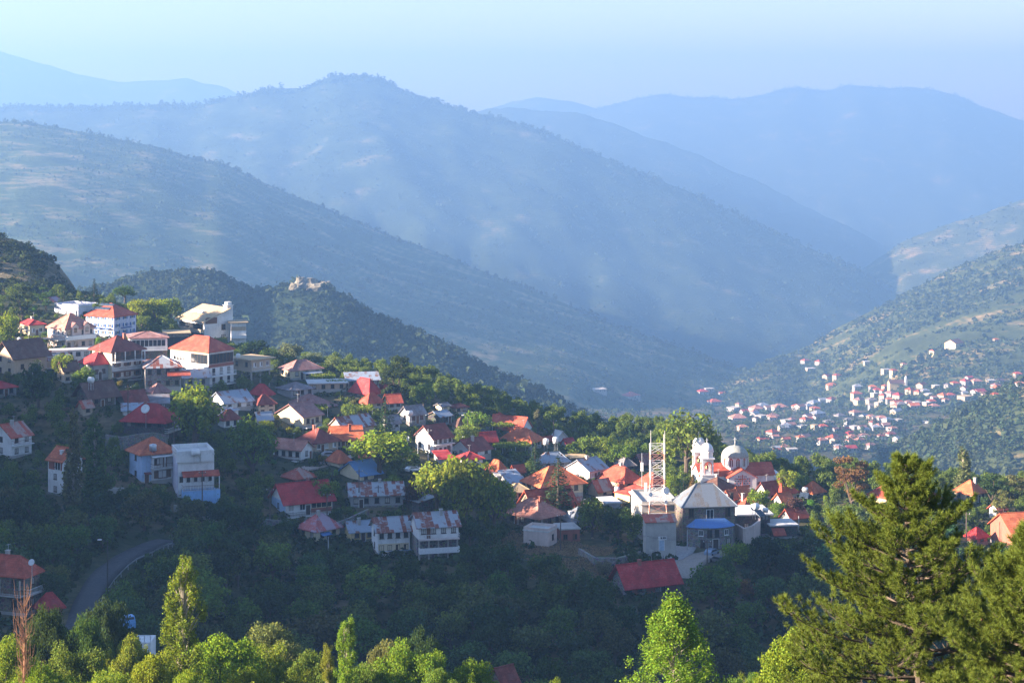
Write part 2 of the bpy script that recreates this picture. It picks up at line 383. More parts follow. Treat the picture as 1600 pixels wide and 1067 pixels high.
def hit(px, py, y0=700.0, y1=8000.0, only=None):
    """first land met by the ray through a photo point"""
    Y = np.geomspace(y0, y1, 1500); pxs = np.full_like(Y, px)
    z = ground_z(pxs, Y)
    for h in HILLS:
        H = HILLS[h]
        if H['x'][0] <= px <= H['x'][1] and (only is None or h in only): z = np.maximum(z, hill_z(h, pxs, Y, HSEED[h]))
    i = np.nonzero(-(py - HZ) / F * Y <= z)[0]
    if not len(i): return None
    i = i[0]; return Vector(((px - 800) / F * Y[i], Y[i], z[i]))

def m_ground():
    t = NT('hillside earth'); v = t.obj()
    n1 = t.noise(v, 0.03, 8, 0.65); n2 = t.noise(v, 0.35, 6, 0.7)
    a = t.ramp(n1, [(0.38, (0.035, 0.05, 0.018)), (0.52, (0.075, 0.075, 0.035)), (0.66, (0.17, 0.125, 0.075))])
    b = t.ramp(n2, [(0.35, (0.45, 0.5, 0.4)), (0.65, (1.35, 1.25, 1.1))])
    t.color(t.mix(1.0, a, b, 'MULTIPLY')); t.bump(n2, 0.7, 0.5)
    t.p.inputs['Roughness'].default_value = 1.0; return t.mat
def m_hill(name, green, soil, cut, scale):
    t = NT(name); v = t.obj()
    n1 = t.noise(v, scale, 9, 0.62); n2 = t.noise(v, scale * 14, 5, 0.7)
    wv = t.new('TexWave'); wv.bands_direction = 'Z'; wv.inputs['Scale'].default_value = 0.06; wv.inputs['Distortion'].default_value = 9; wv.inputs['Detail'].default_value = 5; wv.inputs['Detail Scale'].default_value = 0.12
    t.link(v, wv.inputs[0])
    s = t.math('ADD', n1, t.math('MULTIPLY', t.math('SUBTRACT', wv.outputs['Fac'], 0.5), 0.05))
    a = t.ramp(s, [(cut - 0.12, green), (cut + 0.02, sc(green, 1.5)), (cut + 0.22, soil)])
    t.color(t.mix(1.0, a, t.ramp(n2, [(0.3, (0.5, 0.55, 0.5)), (0.7, (1.3, 1.25, 1.2))]), 'MULTIPLY'))
    t.bump(n2, 0.8, 2.0)
    t.p.inputs['Roughness'].default_value = 1.0; t.p.inputs['Specular IOR Level'].default_value = 0.0; return t.mat

def grid_faces(nr, nc):
    i = np.arange(nr - 1)[:, None] * nc + np.arange(nc - 1)[None, :]
    return np.stack([i, i + 1, i + nc + 1, i + nc], -1).reshape(-1, 4)
def build_ground():
    cols = np.concatenate([np.linspace(-5200, -300, 90), np.arange(-285, 1890, 15), np.linspace(1900, 5200, 40)])
    Ys = np.concatenate([np.linspace(1.5, 60, 14)[:-1], np.linspace(60, 290, 50)[:-1], np.arange(290, 680, 3.5), np.geomspace(682, 21000, 110)])
    PX, YY = np.meshgrid(cols, Ys)
    Z = ground_z(PX, YY)
    V = np.stack([(PX - 800) / F * YY, YY, Z], -1).reshape(-1, 3)
    o = link_mesh('ground', np_mesh('ground', V, grid_faces(len(Ys), len(cols)), m_ground(), True)); tag(o, kind='structure')
build_ground()
def build_hill(h, mat, nx, ny):
    H = HILLS[h]
    cols = np.linspace(H['x'][0], H['x'][1], nx)
    yc = np.interp(cols, *np.array(H['yc']).T); yb = yc * H['foot']
    t = np.concatenate([np.linspace(0, 1, ny), np.linspace(1, 1.7, ny // 4)[1:]])
    YY = yb[None] + (yc - yb)[None] * t[:, None]; PX = np.broadcast_to(cols, YY.shape)
    Z = hill_z(h, PX, YY, HSEED[h])
    V = np.stack([(PX - 800) / F * YY, YY, Z], -1).reshape(-1, 3)
    o = link_mesh(h, np_mesh(h, V, grid_faces(len(t), nx), mat, True)); tag(o, kind='structure')
MH1 = m_hill('dry scrub slope', (0.05, 0.07, 0.03), (0.36, 0.27, 0.15), 0.50, 0.010)
MH2 = m_hill('wooded slope', (0.028, 0.042, 0.02), (0.24, 0.19, 0.12), 0.56, 0.007)
MH3 = m_hill('terraced slope', (0.055, 0.07, 0.03), (0.42, 0.30, 0.16), 0.52, 0.009)
MH4 = m_hill('bare rock slope', (0.09, 0.08, 0.05), (0.36, 0.29, 0.21), 0.5, 0.03)
for h, m, nx, ny in (('rocky_knoll', MH4, 160, 60), ('wooded_spur', MH2, 260, 70), ('scrub_hill', MH1, 330, 110), ('peaked_mountain', MH2, 360, 110), ('shoulder_ridge', MH2, 160, 60),
                     ('broad_mountain', MH2, 240, 90), ('faint_ridge', MH2, 200, 40), ('upper_slope', MH3, 140, 60), ('village_slope', MH3, 200, 90), ('scrub_bank', MH3, 160, 60)):
    build_hill(h, m, nx, ny)

# ------------------------------------------------------------------ houses
def lmesh(key, fn, mats, smooth=False, _c={}):
    if key not in _c:
        mb = MB(); fn(mb); _c[key] = mb.mesh(key.split('|')[0], mats, smooth)
    return _c[key]
def roof_geo(mb, kind, w, d, rise, oh, th=0.16):
    X, Y = w / 2, d / 2; a, b = X + oh, Y + oh
    if kind in ('gx', 'gy'):
        if kind == 'gx':
            e = -oh * rise / Y
            mb.slab([(-a, -b, e), (a, -b, e), (a, 0, rise), (-a, 0, rise)], th); mb.slab([(a, b, e), (-a, b, e), (-a, 0, rise), (a, 0, rise)], th)
            mb.tube((-a, 0, rise + .02), (a, 0, rise + .02), .13, n=6)
        else:
            e = -oh * rise / X
            mb.slab([(-a, b, e), (-a, -b, e), (0, -b, rise), (0, b, rise)], th); mb.slab([(a, -b, e), (a, b, e), (0, b, rise), (0, -b, rise)], th)
            mb.tube((0, -b, rise + .02), (0, b, rise + .02), .13, n=6)
    elif kind == 'hip':
        m = min(a, b); e = -oh * rise / m
        if a >= b: r0, r1 = (-(a - b) - .02, 0, rise), ((a - b) + .02, 0, rise)
        else: r0, r1 = (0, -(b - a) - .02, rise), (0, (b - a) + .02, rise)
        c = [(-a, -b, e), (a, -b, e), (a, b, e), (-a, b, e)]
        if a >= b: fs = [[c[0], c[1], r1, r0], [c[2], c[3], r0, r1], [c[3], c[0], r0], [c[1], c[2], r1]]
        else: fs = [[c[0], c[1], r0], [c[2], c[3], r1], [c[3], c[0], r0, r1], [c[1], c[2], r1, r0]]
        for f in fs: mb.slab(f, th)
        for p, q in ((c[0], r0), (c[3], r0 if a >= b else r1), (c[1], r1 if a >= b else r0), (c[2], r1), (r0, r1)): mb.tube(p, q, .12, n=5)
    elif kind == 'shedx':
        s = rise / w; mb.slab([(-a, -b, -oh * s), (a, -b, rise + oh * s), (a, b, rise + oh * s), (-a, b, -oh * s)], th)
    elif kind == 'shedy':
        s = rise / d; mb.slab([(-a, -b, -oh * s), (a, -b, -oh * s), (a, b, rise + oh * s), (-a, b, rise + oh * s)], th)
    else: mb.box(-a, a, -b, b, .002, .26)
def wall_geo(mb, kind, w, d, h, rise, found):
    X, Y = w / 2, d / 2
    if kind == 'gx': top = [(-X, -Y, h), (X, -Y, h), (X, 0, h + rise - .02), (X, Y, h), (-X, Y, h), (-X, 0, h + rise - .02)]; gab = 1
    c = [(-X, -Y), (X, -Y), (X, Y), (-X, Y)]
    hs = [h, h, h, h]
    if kind == 'shedx': hs = [h, h + rise, h + rise, h]
    if kind == 'shedy': hs = [h, h, h + rise, h + rise]
    vs = [(x, y, -found) for x, y in c] + [(x, y, z - .02) for (x, y), z in zip(c, hs)]
    fs = [(0, 1, 5, 4), (1, 2, 6, 5), (2, 3, 7, 6), (3, 0, 4, 7)]
    if kind == 'gx': vs += [(-X, 0, h + rise - .05), (X, 0, h + rise - .05)]; fs += [(4, 8, 7), (5, 6, 9)]
    elif kind == 'gy': vs += [(0, -Y, h + rise - .05), (0, Y, h + rise - .05)]; fs += [(4, 5, 8), (6, 7, 9)]
    elif kind == 'flat': fs += [(4, 5, 6, 7)]
    mb.add(vs, fs)
WST = {'w': (WHITE, None), 'b': (WHITE, BLUEP), 'n': (BROWN, None), 's': (BROWN, BROWN), 'd': (DARKW, None)}
CURT = m_plain('window curtain', (.42, .40, .36), .6); _wr = random.Random(3)
def window_mesh(w, h, st):
    fr, sh = WST[st]; cu = _wr.random(); gl = CURT if cu < .22 else GLASS; part = .22 <= cu < .42
    def fn(mb):
        t = .09
        mb.box(-w / 2, -w / 2 + t, -.06, .03, 0, h).box(w / 2 - t, w / 2, -.06, .03, 0, h).box(-w / 2 + t, w / 2 - t, -.06, .03, h - t, h).box(-w / 2 + t, w / 2 - t, -.10, .03, 0, t)
        mb.box(-.03, .03, -.05, .03, t, h - t)
        mb.add([(-w / 2 + t, -.015, t), (w / 2 - t, -.015, t), (w / 2 - t, -.015, h - t), (-w / 2 + t, -.015, h - t)], [(0, 1, 2, 3)], 1)
        mb.box(-w / 2 - .12, w / 2 + .12, -.16, -.005, -.09, -.002)
        if part: mb.box(-w / 2 + t, -.03, -.04, -.016, t, h - t)
        if sh:
            mb.box(-w, -w / 2 - .01, -.07, .01, 0, h, 2).box(w / 2 + .01, w, -.07, .01, 0, h, 2)
    return lmesh(f'window|{w:.2f}{h:.2f}{st}{gl.name}{part}', fn, [fr, gl] + ([sh] if sh else []))
def door_mesh(w, h, m):
    def fn(mb):
        mb.box(-w / 2, w / 2, -.04, .03, 0, h).box(-w / 2 - .1, -w / 2 - .002, -.07, .03, 0, h + .1, 1).box(w / 2 + .002, w / 2 + .1, -.07, .03, 0, h + .1, 1).box(-w / 2, w / 2, -.07, .03, h + .002, h + .1, 1)
        mb.box(-w / 2 + .15, w / 2 - .15, -.055, -.042, .2, h * .45).box(-w / 2 + .15, w / 2 - .15, -.055, -.042, h * .55, h - .15)
    return lmesh(f'door|{w:.2f}{h:.2f}{m.name}', fn, [m, WHITE])
HOUSES = []
class Hs: pass
def face_xf(H, face, u, z, out=0.0):
    """local place and turn of something at fraction u along a face"""
    if face == 'R': return Vector((-H.w / 2 + u * H.w, -H.d / 2 - out, z)), 0.0
    if face == 'L': return Vector((-H.w / 2 - out, H.d / 2 - u * H.d, z)), math.radians(-90)
def put(H, me, name, face, u, z, out=0.0):
    o = link_mesh(name, me, H.e); p, r = face_xf(H, face, u, z, out); o.location = p; o.rotation_euler = (0, 0, r); return o
def flen(H, face): return H.w if face == 'R' else H.d
def balcony(H, face, z, u0=0., u1=1., dep=1.4, rail=None, slabm=None, posts=0, name='balcony', solid=False):
    L = flen(H, face) * (u1 - u0); rail = rail or IRON
    mb = MB(); mb.box(-L / 2, L / 2, -dep, -.003, -.18, 0, 0)
    b = put(H, mb.mesh(name, slabm or CONC), name, face, (u0 + u1) / 2, z)
    r = MB()
    if solid: r.box(-L / 2, L / 2, -dep, -dep + .08, .003, 1.0).box(-L / 2, -L / 2 + .08, -dep + .082, -.01, .003, 1.).box(L / 2 - .08, L / 2, -dep + .082, -.01, .003, 1.)
    else:
        r.box(-L / 2, L / 2, -dep, -dep + .05, .95, 1.02).box(-L / 2, L / 2, -dep, -dep + .05, .1, .15)
        n = max(4, int(L / .35))
        for i in range(n + 1):
            x = -L / 2 + .025 + (L - .05) * i / n; r.box(x - .02, x + .02, -dep + .01, -dep + .04, 0.152, .948)
        for x in (-L / 2, L / 2 - .04): r.box(x, x + .04, -dep + .06, -.02, .95, 1.02).box(x, x + .04, -dep + .06, -.02, .45, .5)
    ro = link_mesh('railing', r.mesh('railing', rail), b)
    for i in range(posts):
        x = -L / 2 + .15 + (L - .3) * i / max(1, posts - 1)
        pm = MB(); pm.box(x - .1, x + .1, -dep + .06, -dep + .26, .004, 2.6); link_mesh('post', pm.mesh('post', slabm or CONC), b)
    return b
def canopy(H, face, z, u0, u1, dep, m, rise=.7, posts=0, ph=2.6, name='porch_roof'):
    L = flen(H, face) * (u1 - u0)
    mb = MB(); mb.slab([(-L / 2, -dep, 0), (L / 2, -dep, 0), (L / 2, -.01, rise), (-L / 2, -.01, rise)], .12)
    b = put(H, mb.mesh(name, m), name, face, (u0 + u1) / 2, z)
    for i in range(posts):
        x = -L / 2 + .15 + (L - .3) * i / max(1, posts - 1)
        pm = MB(); pm.box(x - .09, x + .09, -dep + .1, -dep + .28, -ph, -.10); link_mesh('post', pm.mesh('post', WHITE), b)
    return b
def glazing(H, face, u0, u1, z, h, fm=None, step=1.3, name='glazed_front', low=0):
    L = flen(H, face) * (u1 - u0); mb = MB(); n = max(2, round(L / step))
    mb.box(-L / 2, L / 2, -.05, .02, 0, h, 1)
    for i in range(n + 1):
        x = -L / 2 + L * i / n; mb.box(x - .06, x + .06, -.10, -.052, 0, h)
    mb.box(-L / 2 - .06, L / 2 + .06, -.12, .02, h + .001, h + .1).box(-L / 2 - .06, L / 2 + .06, -.12, .02, -.1, -.001)
    if low: mb.box(-L / 2, L / 2, -.11, -.102, 0, low, 2)
    return put(H, mb.mesh(name, [fm or WHITE, GLASS, BROWN]), name, face, (u0 + u1) / 2, z)
def band(H, face, z0, z1, m, u0=0., u1=1., name='painted_band'):
    L = flen(H, face) * (u1 - u0); mb = MB(); mb.box(-L / 2, L / 2, -.025, .02, 0, z1 - z0)
    return put(H, mb.mesh(name, m), name, face, (u0 + u1) / 2, z0)
def chimney(H, u, v, h=1.6, m=None):
    mb = MB(); mb.box(-.3, .3, -.3, .3, -1.2, h).box(-.38, .38, -.38, .38, h + .002, h + .15)
    return link_mesh('chimney', mb.mesh('chimney', m or WM['tan']()), H.roof, Vector(((u - .5) * H.w, (v - .5) * H.d, 0.3)))
def house(label, x0, xm, x1, pyb, pye, a, roof, rm, wm, L=None, R=None, rise=None, oh=.5, ex=(), w=None, d=None, name='house', cat='house', nick=None, found=5.0, dY=0.0, group=None, fm='w', ws=(1.0, 1.25), Yd=None):
    H = Hs(); Y = (Yd if Yd else depth(xm, min(pyb, 1040))) + dY; s = Y / F; A = math.radians(a)
    H.h = (pyb - pye) * s; H.w = w or min(34, max(2.5, (x1 - xm) * s / math.cos(A))); H.d = d or min(26, max(2.5, (xm - x0) * s / max(.2, math.sin(A))))
    ca, sa = math.cos(A), math.sin(A)
    cx = (xm - 800) * s + ca * H.w / 2 - sa * H.d / 2; cy = Y + sa * H.w / 2 + ca * H.d / 2
    H.e = empty(name, (cx, cy, -(pyb - HZ) * s), A); tag(H.e, label, cat, group)
    span = {'gx': H.d, 'gy': H.w, 'hip': min(H.w, H.d)}.get(roof, 0)
    H.rise = rise if rise is not None else (.42 * span / 2 if span else 0.0)
    H.nick = nick or (label if len(label.split()) <= 7 else None); H.px = (x0, x1); H.py = (pye - H.rise / s * .9 - 4, pyb); H.Y = Y; H.pxm = xm; H.label = label
    H.c = (cx, cy); H.rad = math.hypot(H.w, H.d) / 2
    mb = MB(); wall_geo(mb, roof, H.w, H.d, H.h, H.rise, found); H.wall = link_mesh('wall', mb.mesh('wall', WM[wm]()), H.e)
    mb = MB(); roof_geo(mb, roof, H.w, H.d, H.rise, oh); H.roof = link_mesh('roof', mb.mesh('roof', RM[rm]()), H.e, (0, 0, H.h + .005))
    for face, spec in (('L', L), ('R', R)):
        if not spec: continue
        nc, nr = spec[0], spec[1]; st = spec[2] if len(spec) > 2 else 'd'
        sh = H.h / nr; ww = min(ws[0], flen(H, face) / nc * .55); hh = min(ws[1], sh * .5)
        for r in range(nr):
            for c in range(nc):
                put(H, window_mesh(round(ww, 1), round(hh, 1), st), 'window', face, (c + .5) / nc, r * sh + sh * .36)
    for e in ex:
        k = e[0]
        if k == 'door': put(H, door_mesh(1.0, 2.1, e[4] if len(e) > 4 else BROWN), 'door', e[1], e[2], e[3] if len(e) > 3 else .03)
        elif k == 'bal': balcony(H, *e[1:-1], **e[-1])
        elif k == 'porch': canopy(H, *e[1:-1], **e[-1])
        elif k == 'glz': glazing(H, *e[1:-1], **e[-1])
        elif k == 'band': band(H, *e[1:])
        elif k == 'chim': chimney(H, *e[1:])
        elif k == 'win': put(H, window_mesh(e[4], e[5], e[6]), 'window', e[1], e[2], e[3])
        elif k == 'par':   # parapet round a flat roof
            pm = MB(); X, Yy = H.w / 2, H.d / 2; t = .2; z = e[1]
            pm.box(-X, X, -Yy, -Yy + t, .262, z).box(-X, X, Yy - t, Yy, .262, z).box(-X, -X + t, -Yy + t + .002, Yy - t - .002, .262, z).box(X - t, X, -Yy + t + .002, Yy - t - .002, .262, z)
            link_mesh('parapet', pm.mesh('parapet', WM[wm]()), H.roof)
        elif k == 'stilt':
            for i in range(e[1]):
                for yy in (-H.d / 2 + .2, H.d / 2 - .2):
                    pm = MB(); x = -H.w / 2 + .2 + (H.w - .4) * i / (e[1] - 1); pm.box(x - .15, x + .15, yy - .15, yy + .15, -e[2], -.003); link_mesh('stilt', pm.mesh('stilt', CONC), H.e)
    used = [e[0] for e in ex]; q = _hr.random
    if name == 'house' and roof in ('hip', 'gx', 'gy') and H.w > 4 and H.d > 4:
        if 'chim' not in used and q() < .45: chimney(H, .3 + .4 * q(), .3 + .4 * q(), H.rise * .9 + .5, CONC if q() < .5 else WM['brick']())
        if q() < .35:
            m = MB(); hh = H.rise + 1.2 + q(); m.tube((0, 0, 0), (0, 0, hh), .03); m.tube((-.45, 0, hh - .1), (.45, 0, hh - .1), .02, n=4)
            for i in range(4): m.tube((-.4 + .26 * i, -.28, hh - .1), (-.4 + .26 * i, .28, hh - .1), .014, n=4)
            link_mesh('aerial', m.mesh('aerial', GALV), H.roof, ((q() - .5) * H.w * .5, (q() - .5) * H.d * .3, 0))
        if R and R[1] == 1 and 'door' not in used and H.h > 2.3: put(H, door_mesh(.9, 2.0, BROWN if q() < .6 else DARKW), 'door', 'R', (1.0 / R[0]) if R[0] > 1 else .85, .03)
        if q() < .6:
            m = MB(); m.tube((0, -.07, 0), (0, -.07, H.h - .1), .05, n=5); p = put(H, m.mesh('drainpipe', GALV if q() < .5 else WHITE), 'drainpipe', 'R', .97, 0)
    if name in ('house', 'hotel', 'guesthouse') and found > 1:
        m = MB(); t = .035; X, Y_ = H.w / 2, H.d / 2; z = .35 + .3 * q(); m.box(-X - t, X + t, -Y_ - t, -Y_ + .2, -found, z).box(-X - t, -X + .2, -Y_ + .202, Y_ + t, -found, z)
        link_mesh('plinth', m.mesh('plinth', WM['greystone']() if q() < .6 else CONC), H.e)
    HOUSES.append(H); return H
_hr = random.Random(21)
D = dict
# ---- the upper left quarter
house('small red-roofed cream house with white annex at the top left edge', 20, 46, 66, 527, 507, 35, 'hip', 'crimson', 'cream', (2, 1), (2, 1, 'w'), nick='the small red-roofed house at the top left', ex=[('bal', 'L', 2.2, D(dep=1.2))])
H = house('rambling pink-roofed house with two small gabled bays and a vine terrace', 66, 102, 139, 549, 513, 45, 'hip', 'pink', 'pink', (4, 2, 'w'), (4, 2, 'n'), rise=3.6, nick='the pink-roofed house with gabled bays', ex=[('bal', 'L', 3.2, D(dep=2.4, posts=0)), ('bal', 'R', 3.2, D(dep=1.2, solid=True, slabm=WHITE, rail=WHITE)), ('band', 'R', 0.1, .8, WM['white']())])
for u in (.32, .72):   # the two gabled bays
    mb = MB(); mb.box(-1, 1, -.5, 1.0, -2.2, .35).add([(-1, -.5, .35), (1, -.5, .35), (0, -.5, 1.25)], [(0, 1, 2)])
    p, r = face_xf(H, 'R', u, H.h); o = link_mesh('bay', mb.mesh('bay', WM['pink']()), H.e, p)
    mb = MB(); mb.slab([(-1.2, -.7, .3), (0, -.7, 1.4), (0, 2.6, 1.4), (-1.2, 2.6, .3)], .1).slab([(0, -.7, 1.4), (1.2, -.7, .3), (1.2, 2.6, .3), (0, 2.6, 1.4)], .1)
    link_mesh('bay_roof', mb.mesh('bay_roof', RM['mauve']()), o); link_mesh('window', window_mesh(.9, 1.2, 'n'), o, (0, -.505, -1.3))
H = house('tall four-storey white hotel with blue shutters and rows of solar panels', 128, 178, 204, 538, 494, 60, 'hip', 'red', 'lilac', (4, 4, 'b'), (3, 4, 'b'), rise=3.0, name='hotel', cat='hotel', nick='the blue-shuttered hotel', ws=(1.0, 1.5), dY=8,
      ex=[('bal', 'L', 4.6, .05, .32, D(dep=1.0, rail=BLUEP, slabm=BLUEP)), ('bal', 'L', 4.6, .4, .6, D(dep=1.0, rail=BLUEP, slabm=BLUEP)), ('bal', 'L', 4.6, .68, .9, D(dep=1.0, rail=BLUEP, slabm=BLUEP)), ('bal', 'R', 4.6, .3, .7, D(dep=.9, rail=BLUEP, slabm=BLUEP)), ('bal', 'R', 2.2, .1, .95, D(dep=.9, rail=BLUEP, slabm=BLUEP))])
SOLAR = m_plain('solar panel glass', (0.05, 0.07, 0.10), 0.15, 0.2)
HT = H
def solar(H, pos, nrm_face, n, w=1.9, h=1.0):
    for i in range(n):
        mb = MB(); mb.box(-w / 2, w / 2, -h / 2, h / 2, 0, .08).box(-w / 2 - .05, w / 2 + .05, -h / 2 - .05, h / 2 + .05, -.04, -.002, 1)
        o = link_mesh('solar_panel', mb.mesh('solar_panel', [SOLAR, GALV]), H.roof)
        m = min(H.w, H.d) / 2 + .5; sl = math.atan2(H.rise * (1), m)
        x = -H.w / 2 - .5 + pos[0] * m; z = -.5 * H.rise / m + pos[0] * (H.rise + .5 * H.rise / m)
        o.location = (x, pos[1] - i * (w + .12), z + .22); o.rotation_euler = (0, -sl, 0); o.rotation_euler = Matrix.Rotation(-sl, 3, 'Y').to_euler()
        o.rotation_euler = (Matrix.Rotation(-sl, 3, 'Y') @ Matrix.Rotation(math.radians(90), 3, 'Z')).to_euler()
solar(HT, (.55, 3.4), 'L', 3); solar(HT, (.85, 2.6), 'L', 3, 1.6)
house('white flat-roofed annex with rooftop panels behind the hotel', 78, 122, 146, 520, 481, 55, 'flat', 'white', 'lilac', (3, 2, 'w'), None, oh=.1, dY=22, nick='the white annex behind the hotel', ex=[('par', .9)])
house('old shed with a rusty pink sheet roof high behind the hotel', 58, 88, 97, 490, 473, 60, 'gx', 'pinktin', 'concrete', None, None, dY=36, name='shed', cat='shed')
house('low building with a long beige roof behind the hotel roofline', 97, 104, 140, 492, 474, 12, 'flat', 'tan', 'tan', None, (4, 1), dY=46, d=8, name='building', cat='building', ex=[('chim', .8, .5, 1.5)])
H = house('white three-storey house with dark hipped roof and glazed verandah', 136, 175, 215, 596, 547, 45, 'hip', 'maroon', 'white', None, (3, 3, 's'), rise=3.0, nick='the three-storey white house', oh=.9, ws=(1.1, 1.7),
      ex=[('bal', 'R', 5.0, D(dep=1.5, rail=DARKW, slabm=WHITE, posts=4)), ('bal', 'R', 2.5, D(dep=1.3, rail=IRON, slabm=BROWN)), ('bal', 'R', .0, D(dep=1.2, rail=IRON)), ('band', 'R', 5.2, 7.4, DARKW, .02, .98), ('band', 'L', 0.0, 7.6, WM['cream']())])
house('low grey house with a wide pinkish-red hipped roof below the pink house', 118, 146, 173, 594, 568, 40, 'hip', 'crimson', 'grey', None, (3, 1), nick='the low pinkish-red roof', rise=2.4)
house('weathered beige house with a dark brown sagging gable roof at the left edge', -14, 22, 62, 590, 556, 50, 'gx', 'brown', 'tan', (2, 2), (2, 1), rise=3.4, nick='the brown-gabled beige house', oh=1.0)
house('small house with a rusty grey roof under the vine terrace', 54, 72, 106, 577, 562, 35, 'gx', 'rust', 'tan', None, (2, 1), nick=None)
house('crimson-roofed house cut by the left edge among dark trees', -30, -6, 20, 622, 606, 40, 'hip', 'crimson', 'grey', None, (2, 1))
H = house('long white building with a row of windows over a stone basement', 198, 203, 259, 566, 528, 14, 'hip', 'mauve', 'white', None, None, d=9, rise=1.1, nick='the long white building', name='building', cat='building',
      ex=[('glz', 'R', .05, .95, 4.2, 1.7, D(step=1.2)), ('band', 'R', 0, 3.1, WM['stone']()), ('win', 'R', .3, .8, .9, 1.2, 'd'), ('win', 'R', .6, .8, .9, 1.2, 'd'), ('bal', 'R', 3.2, D(dep=.9, slabm=WHITE, rail=WHITE))])
house('low open-fronted building with a flat tan roof beside the long white building', 252, 258, 294, 545, 522, 12, 'flat', 'tan', 'greystone', None, None, d=8, oh=.6, name='building', cat='building', nick='the tan flat-roofed block', ex=[('glz', 'R', .08, .95, .4, 2.9, D(step=1.8, fm=DARKW))])
H = house('modern hotel with a big tan pitched roof and a white end wall', 281, 319, 352, 532, 502, 38, 'shedx', 'tan', 'white', None, None, rise=3.4, name='hotel', cat='hotel', nick='the tan-roofed hotel', oh=.8, d=17,
      ex=[('band', 'R', 5.2, 7.2, BROWN, .05, .55), ('win', 'R', .82, 3.0, 1.5, 1.8, 'd'), ('win', 'R', .82, .5, 1.6, 1.0, 'd'), ('bal', 'L', 2.6, D(dep=1.4, rail=WM['tan'](), slabm=CONC, solid=True)), ('glz', 'L', .04, .96, 2.7, 2.2, D(step=1.5, fm=DARKW)), ('glz', 'L', .04, .96, .2, 1.9, D(step=1.5, fm=DARKW))])
mb = MB(); mb.box(-1.1, 1.1, -1.1, 1.1, -9.0, 4.4).box(-1.3, 1.3, -1.3, 1.3, 4.402, 4.6).box(-.8, .8, -.8, .8, 4.602, 5.6)
link_mesh('stair_tower', mb.mesh('stair_tower', WM['white']()), H.e, (H.w / 2 + .9, -H.d / 2 + 1.2, H.h))
for i in range(4):
    mb = MB(); mb.add([(-.5, -.8, 0), (.5, -.8, 0), (.5, .8, 0), (-.5, .8, 0), (0, -.8, .8), (0, .8, .8)], [(0, 1, 4), (2, 3, 5), (1, 2, 5, 4), (3, 0, 4, 5)])
    link_mesh('skylight', mb.mesh('skylight', WHITE), H.roof, (-1 + .2 * i, 4.5 - 1.5 * i, 1.75))
house('white annex with a tan flat roof right of the tan-roofed hotel', 357, 361, 384, 533, 505, 12, 'flat', 'tan', 'white', None, None, d=7, oh=.7, name='building', cat='building', nick='the white annex', ex=[('band', 'R', 3.3, 4.6, WM['tan']()), ('bal', 'R', .9, D(dep=1.0, rail=WHITE, solid=True))])
H = house('big white guesthouse with a bright red hip roof and glazed restaurant floor', 257, 326, 359, 604, 549, 52, 'hip', 'red', 'white', (4, 1, 'd'), None, rise=3.2, oh=.4, name='guesthouse', cat='guesthouse', nick='the big white guesthouse',
      ex=[('glz', 'R', .03, .97, 6.0, 2.4, D(fm=BROWN)), ('glz', 'L', .55, .97, 6.0, 2.3, D(fm=DARKW)), ('glz', 'L', .08, .4, 6.3, 1.0, D(fm=WHITE)), ('band', 'R', 4.9, 5.8, WM['brick']()), ('band', 'L', 8.4, 9.2, WM['tan'](), 0, 1),
          ('bal', 'R', 2.6, D(dep=1.2, slabm=WHITE, rail=WHITE)), ('bal', 'R', .2, D(dep=1.2, slabm=WHITE, rail=WHITE)), ('win', 'R', .2, 2.9, 1, 1.8, 'd'), ('win', 'R', .5, 2.9, 1, 1.8, 'd'), ('win', 'R', .8, 2.9, 1, 1.8, 'd'), ('win', 'R', .2, .4, 1, 1.8, 'd'), ('win', 'R', .5, .4, 1, 1.8, 'd'), ('win', 'R', .8, .4, 1, 1.8, 'd')])
house('grey stone house with a rust-streaked hip roof below the big white guesthouse', 218, 227, 281, 609, 574, 14, 'hip', 'rust', 'greystone', None, (4, 2), d=9, rise=2.4, nick='the grey stone house', ex=[('porch', 'R', 3.6, .6, 1.25, 1.8, RM['red'](), D(rise=1.0))])
house('low shed with a pale blue tin roof beside the grey stone house', 281, 287, 326, 606, 590, 14, 'shedy', 'tin', 'grey', None, (2, 1), d=6, rise=1.3, name='shed', cat='shed', nick='the pale tin shed')
house('stone house with a tan roof slab standing on tall concrete stilts', 358, 393, 419, 580, 563, 48, 'flat', 'tan', 'tan', (2, 1), (3, 1, 'w'), oh=1.1, nick='the stilted stone house', found=.3, Yd=depth(393, 606), ex=[('stilt', 3, 6.0), ('bal', 'R', .05, D(dep=1.3, slabm=CONC, rail=WHITE))])
house('mauve-brown roofed house with a white terrace on the crest', 433, 456, 500, 594, 578, 35, 'hip', 'mauve', 'cream', (2, 1), (3, 1), rise=2.2, nick='the mauve-brown crest house', ex=[('porch', 'R', 1.8, .3, .9, 2.4, RM['tin'](), D(rise=.3, posts=3, ph=1.8))])
house('grey hip-roofed house behind dark bushes in the middle of the slope', 430, 455, 487, 623, 609, 40, 'hip', 'grey', 'grey', None, (3, 1), nick='the grey hip-roofed house')
house('low house with a wide white tin roof and vines', 478, 484, 540, 612, 600, 10, 'flat', 'white', 'tan', None, (4, 1), d=7, oh=.6, nick='the white flat tin roof')
house('tin-roofed house on the crest left of the spreading pine', 538, 543, 592, 607, 594, 10, 'shedy', 'tin', 'greystone', None, (4, 1), d=7, rise=1.2, nick='the crest tin roof')
house('small crimson hip-roofed house above the blue-grey tin roofs', 389, 412, 425, 631, 615, 50, 'hip', 'crimson', 'stone', (2, 1), (1, 1), nick='the small crimson-roofed stone house', rise=2.2)
house('vivid crimson pyramid-roofed house near the spreading pine', 548, 577, 590, 624, 610, 45, 'hip', 'crimson', 'tan', (2, 1), (2, 1), rise=2.9, oh=.9, nick='the crimson pyramid roof')
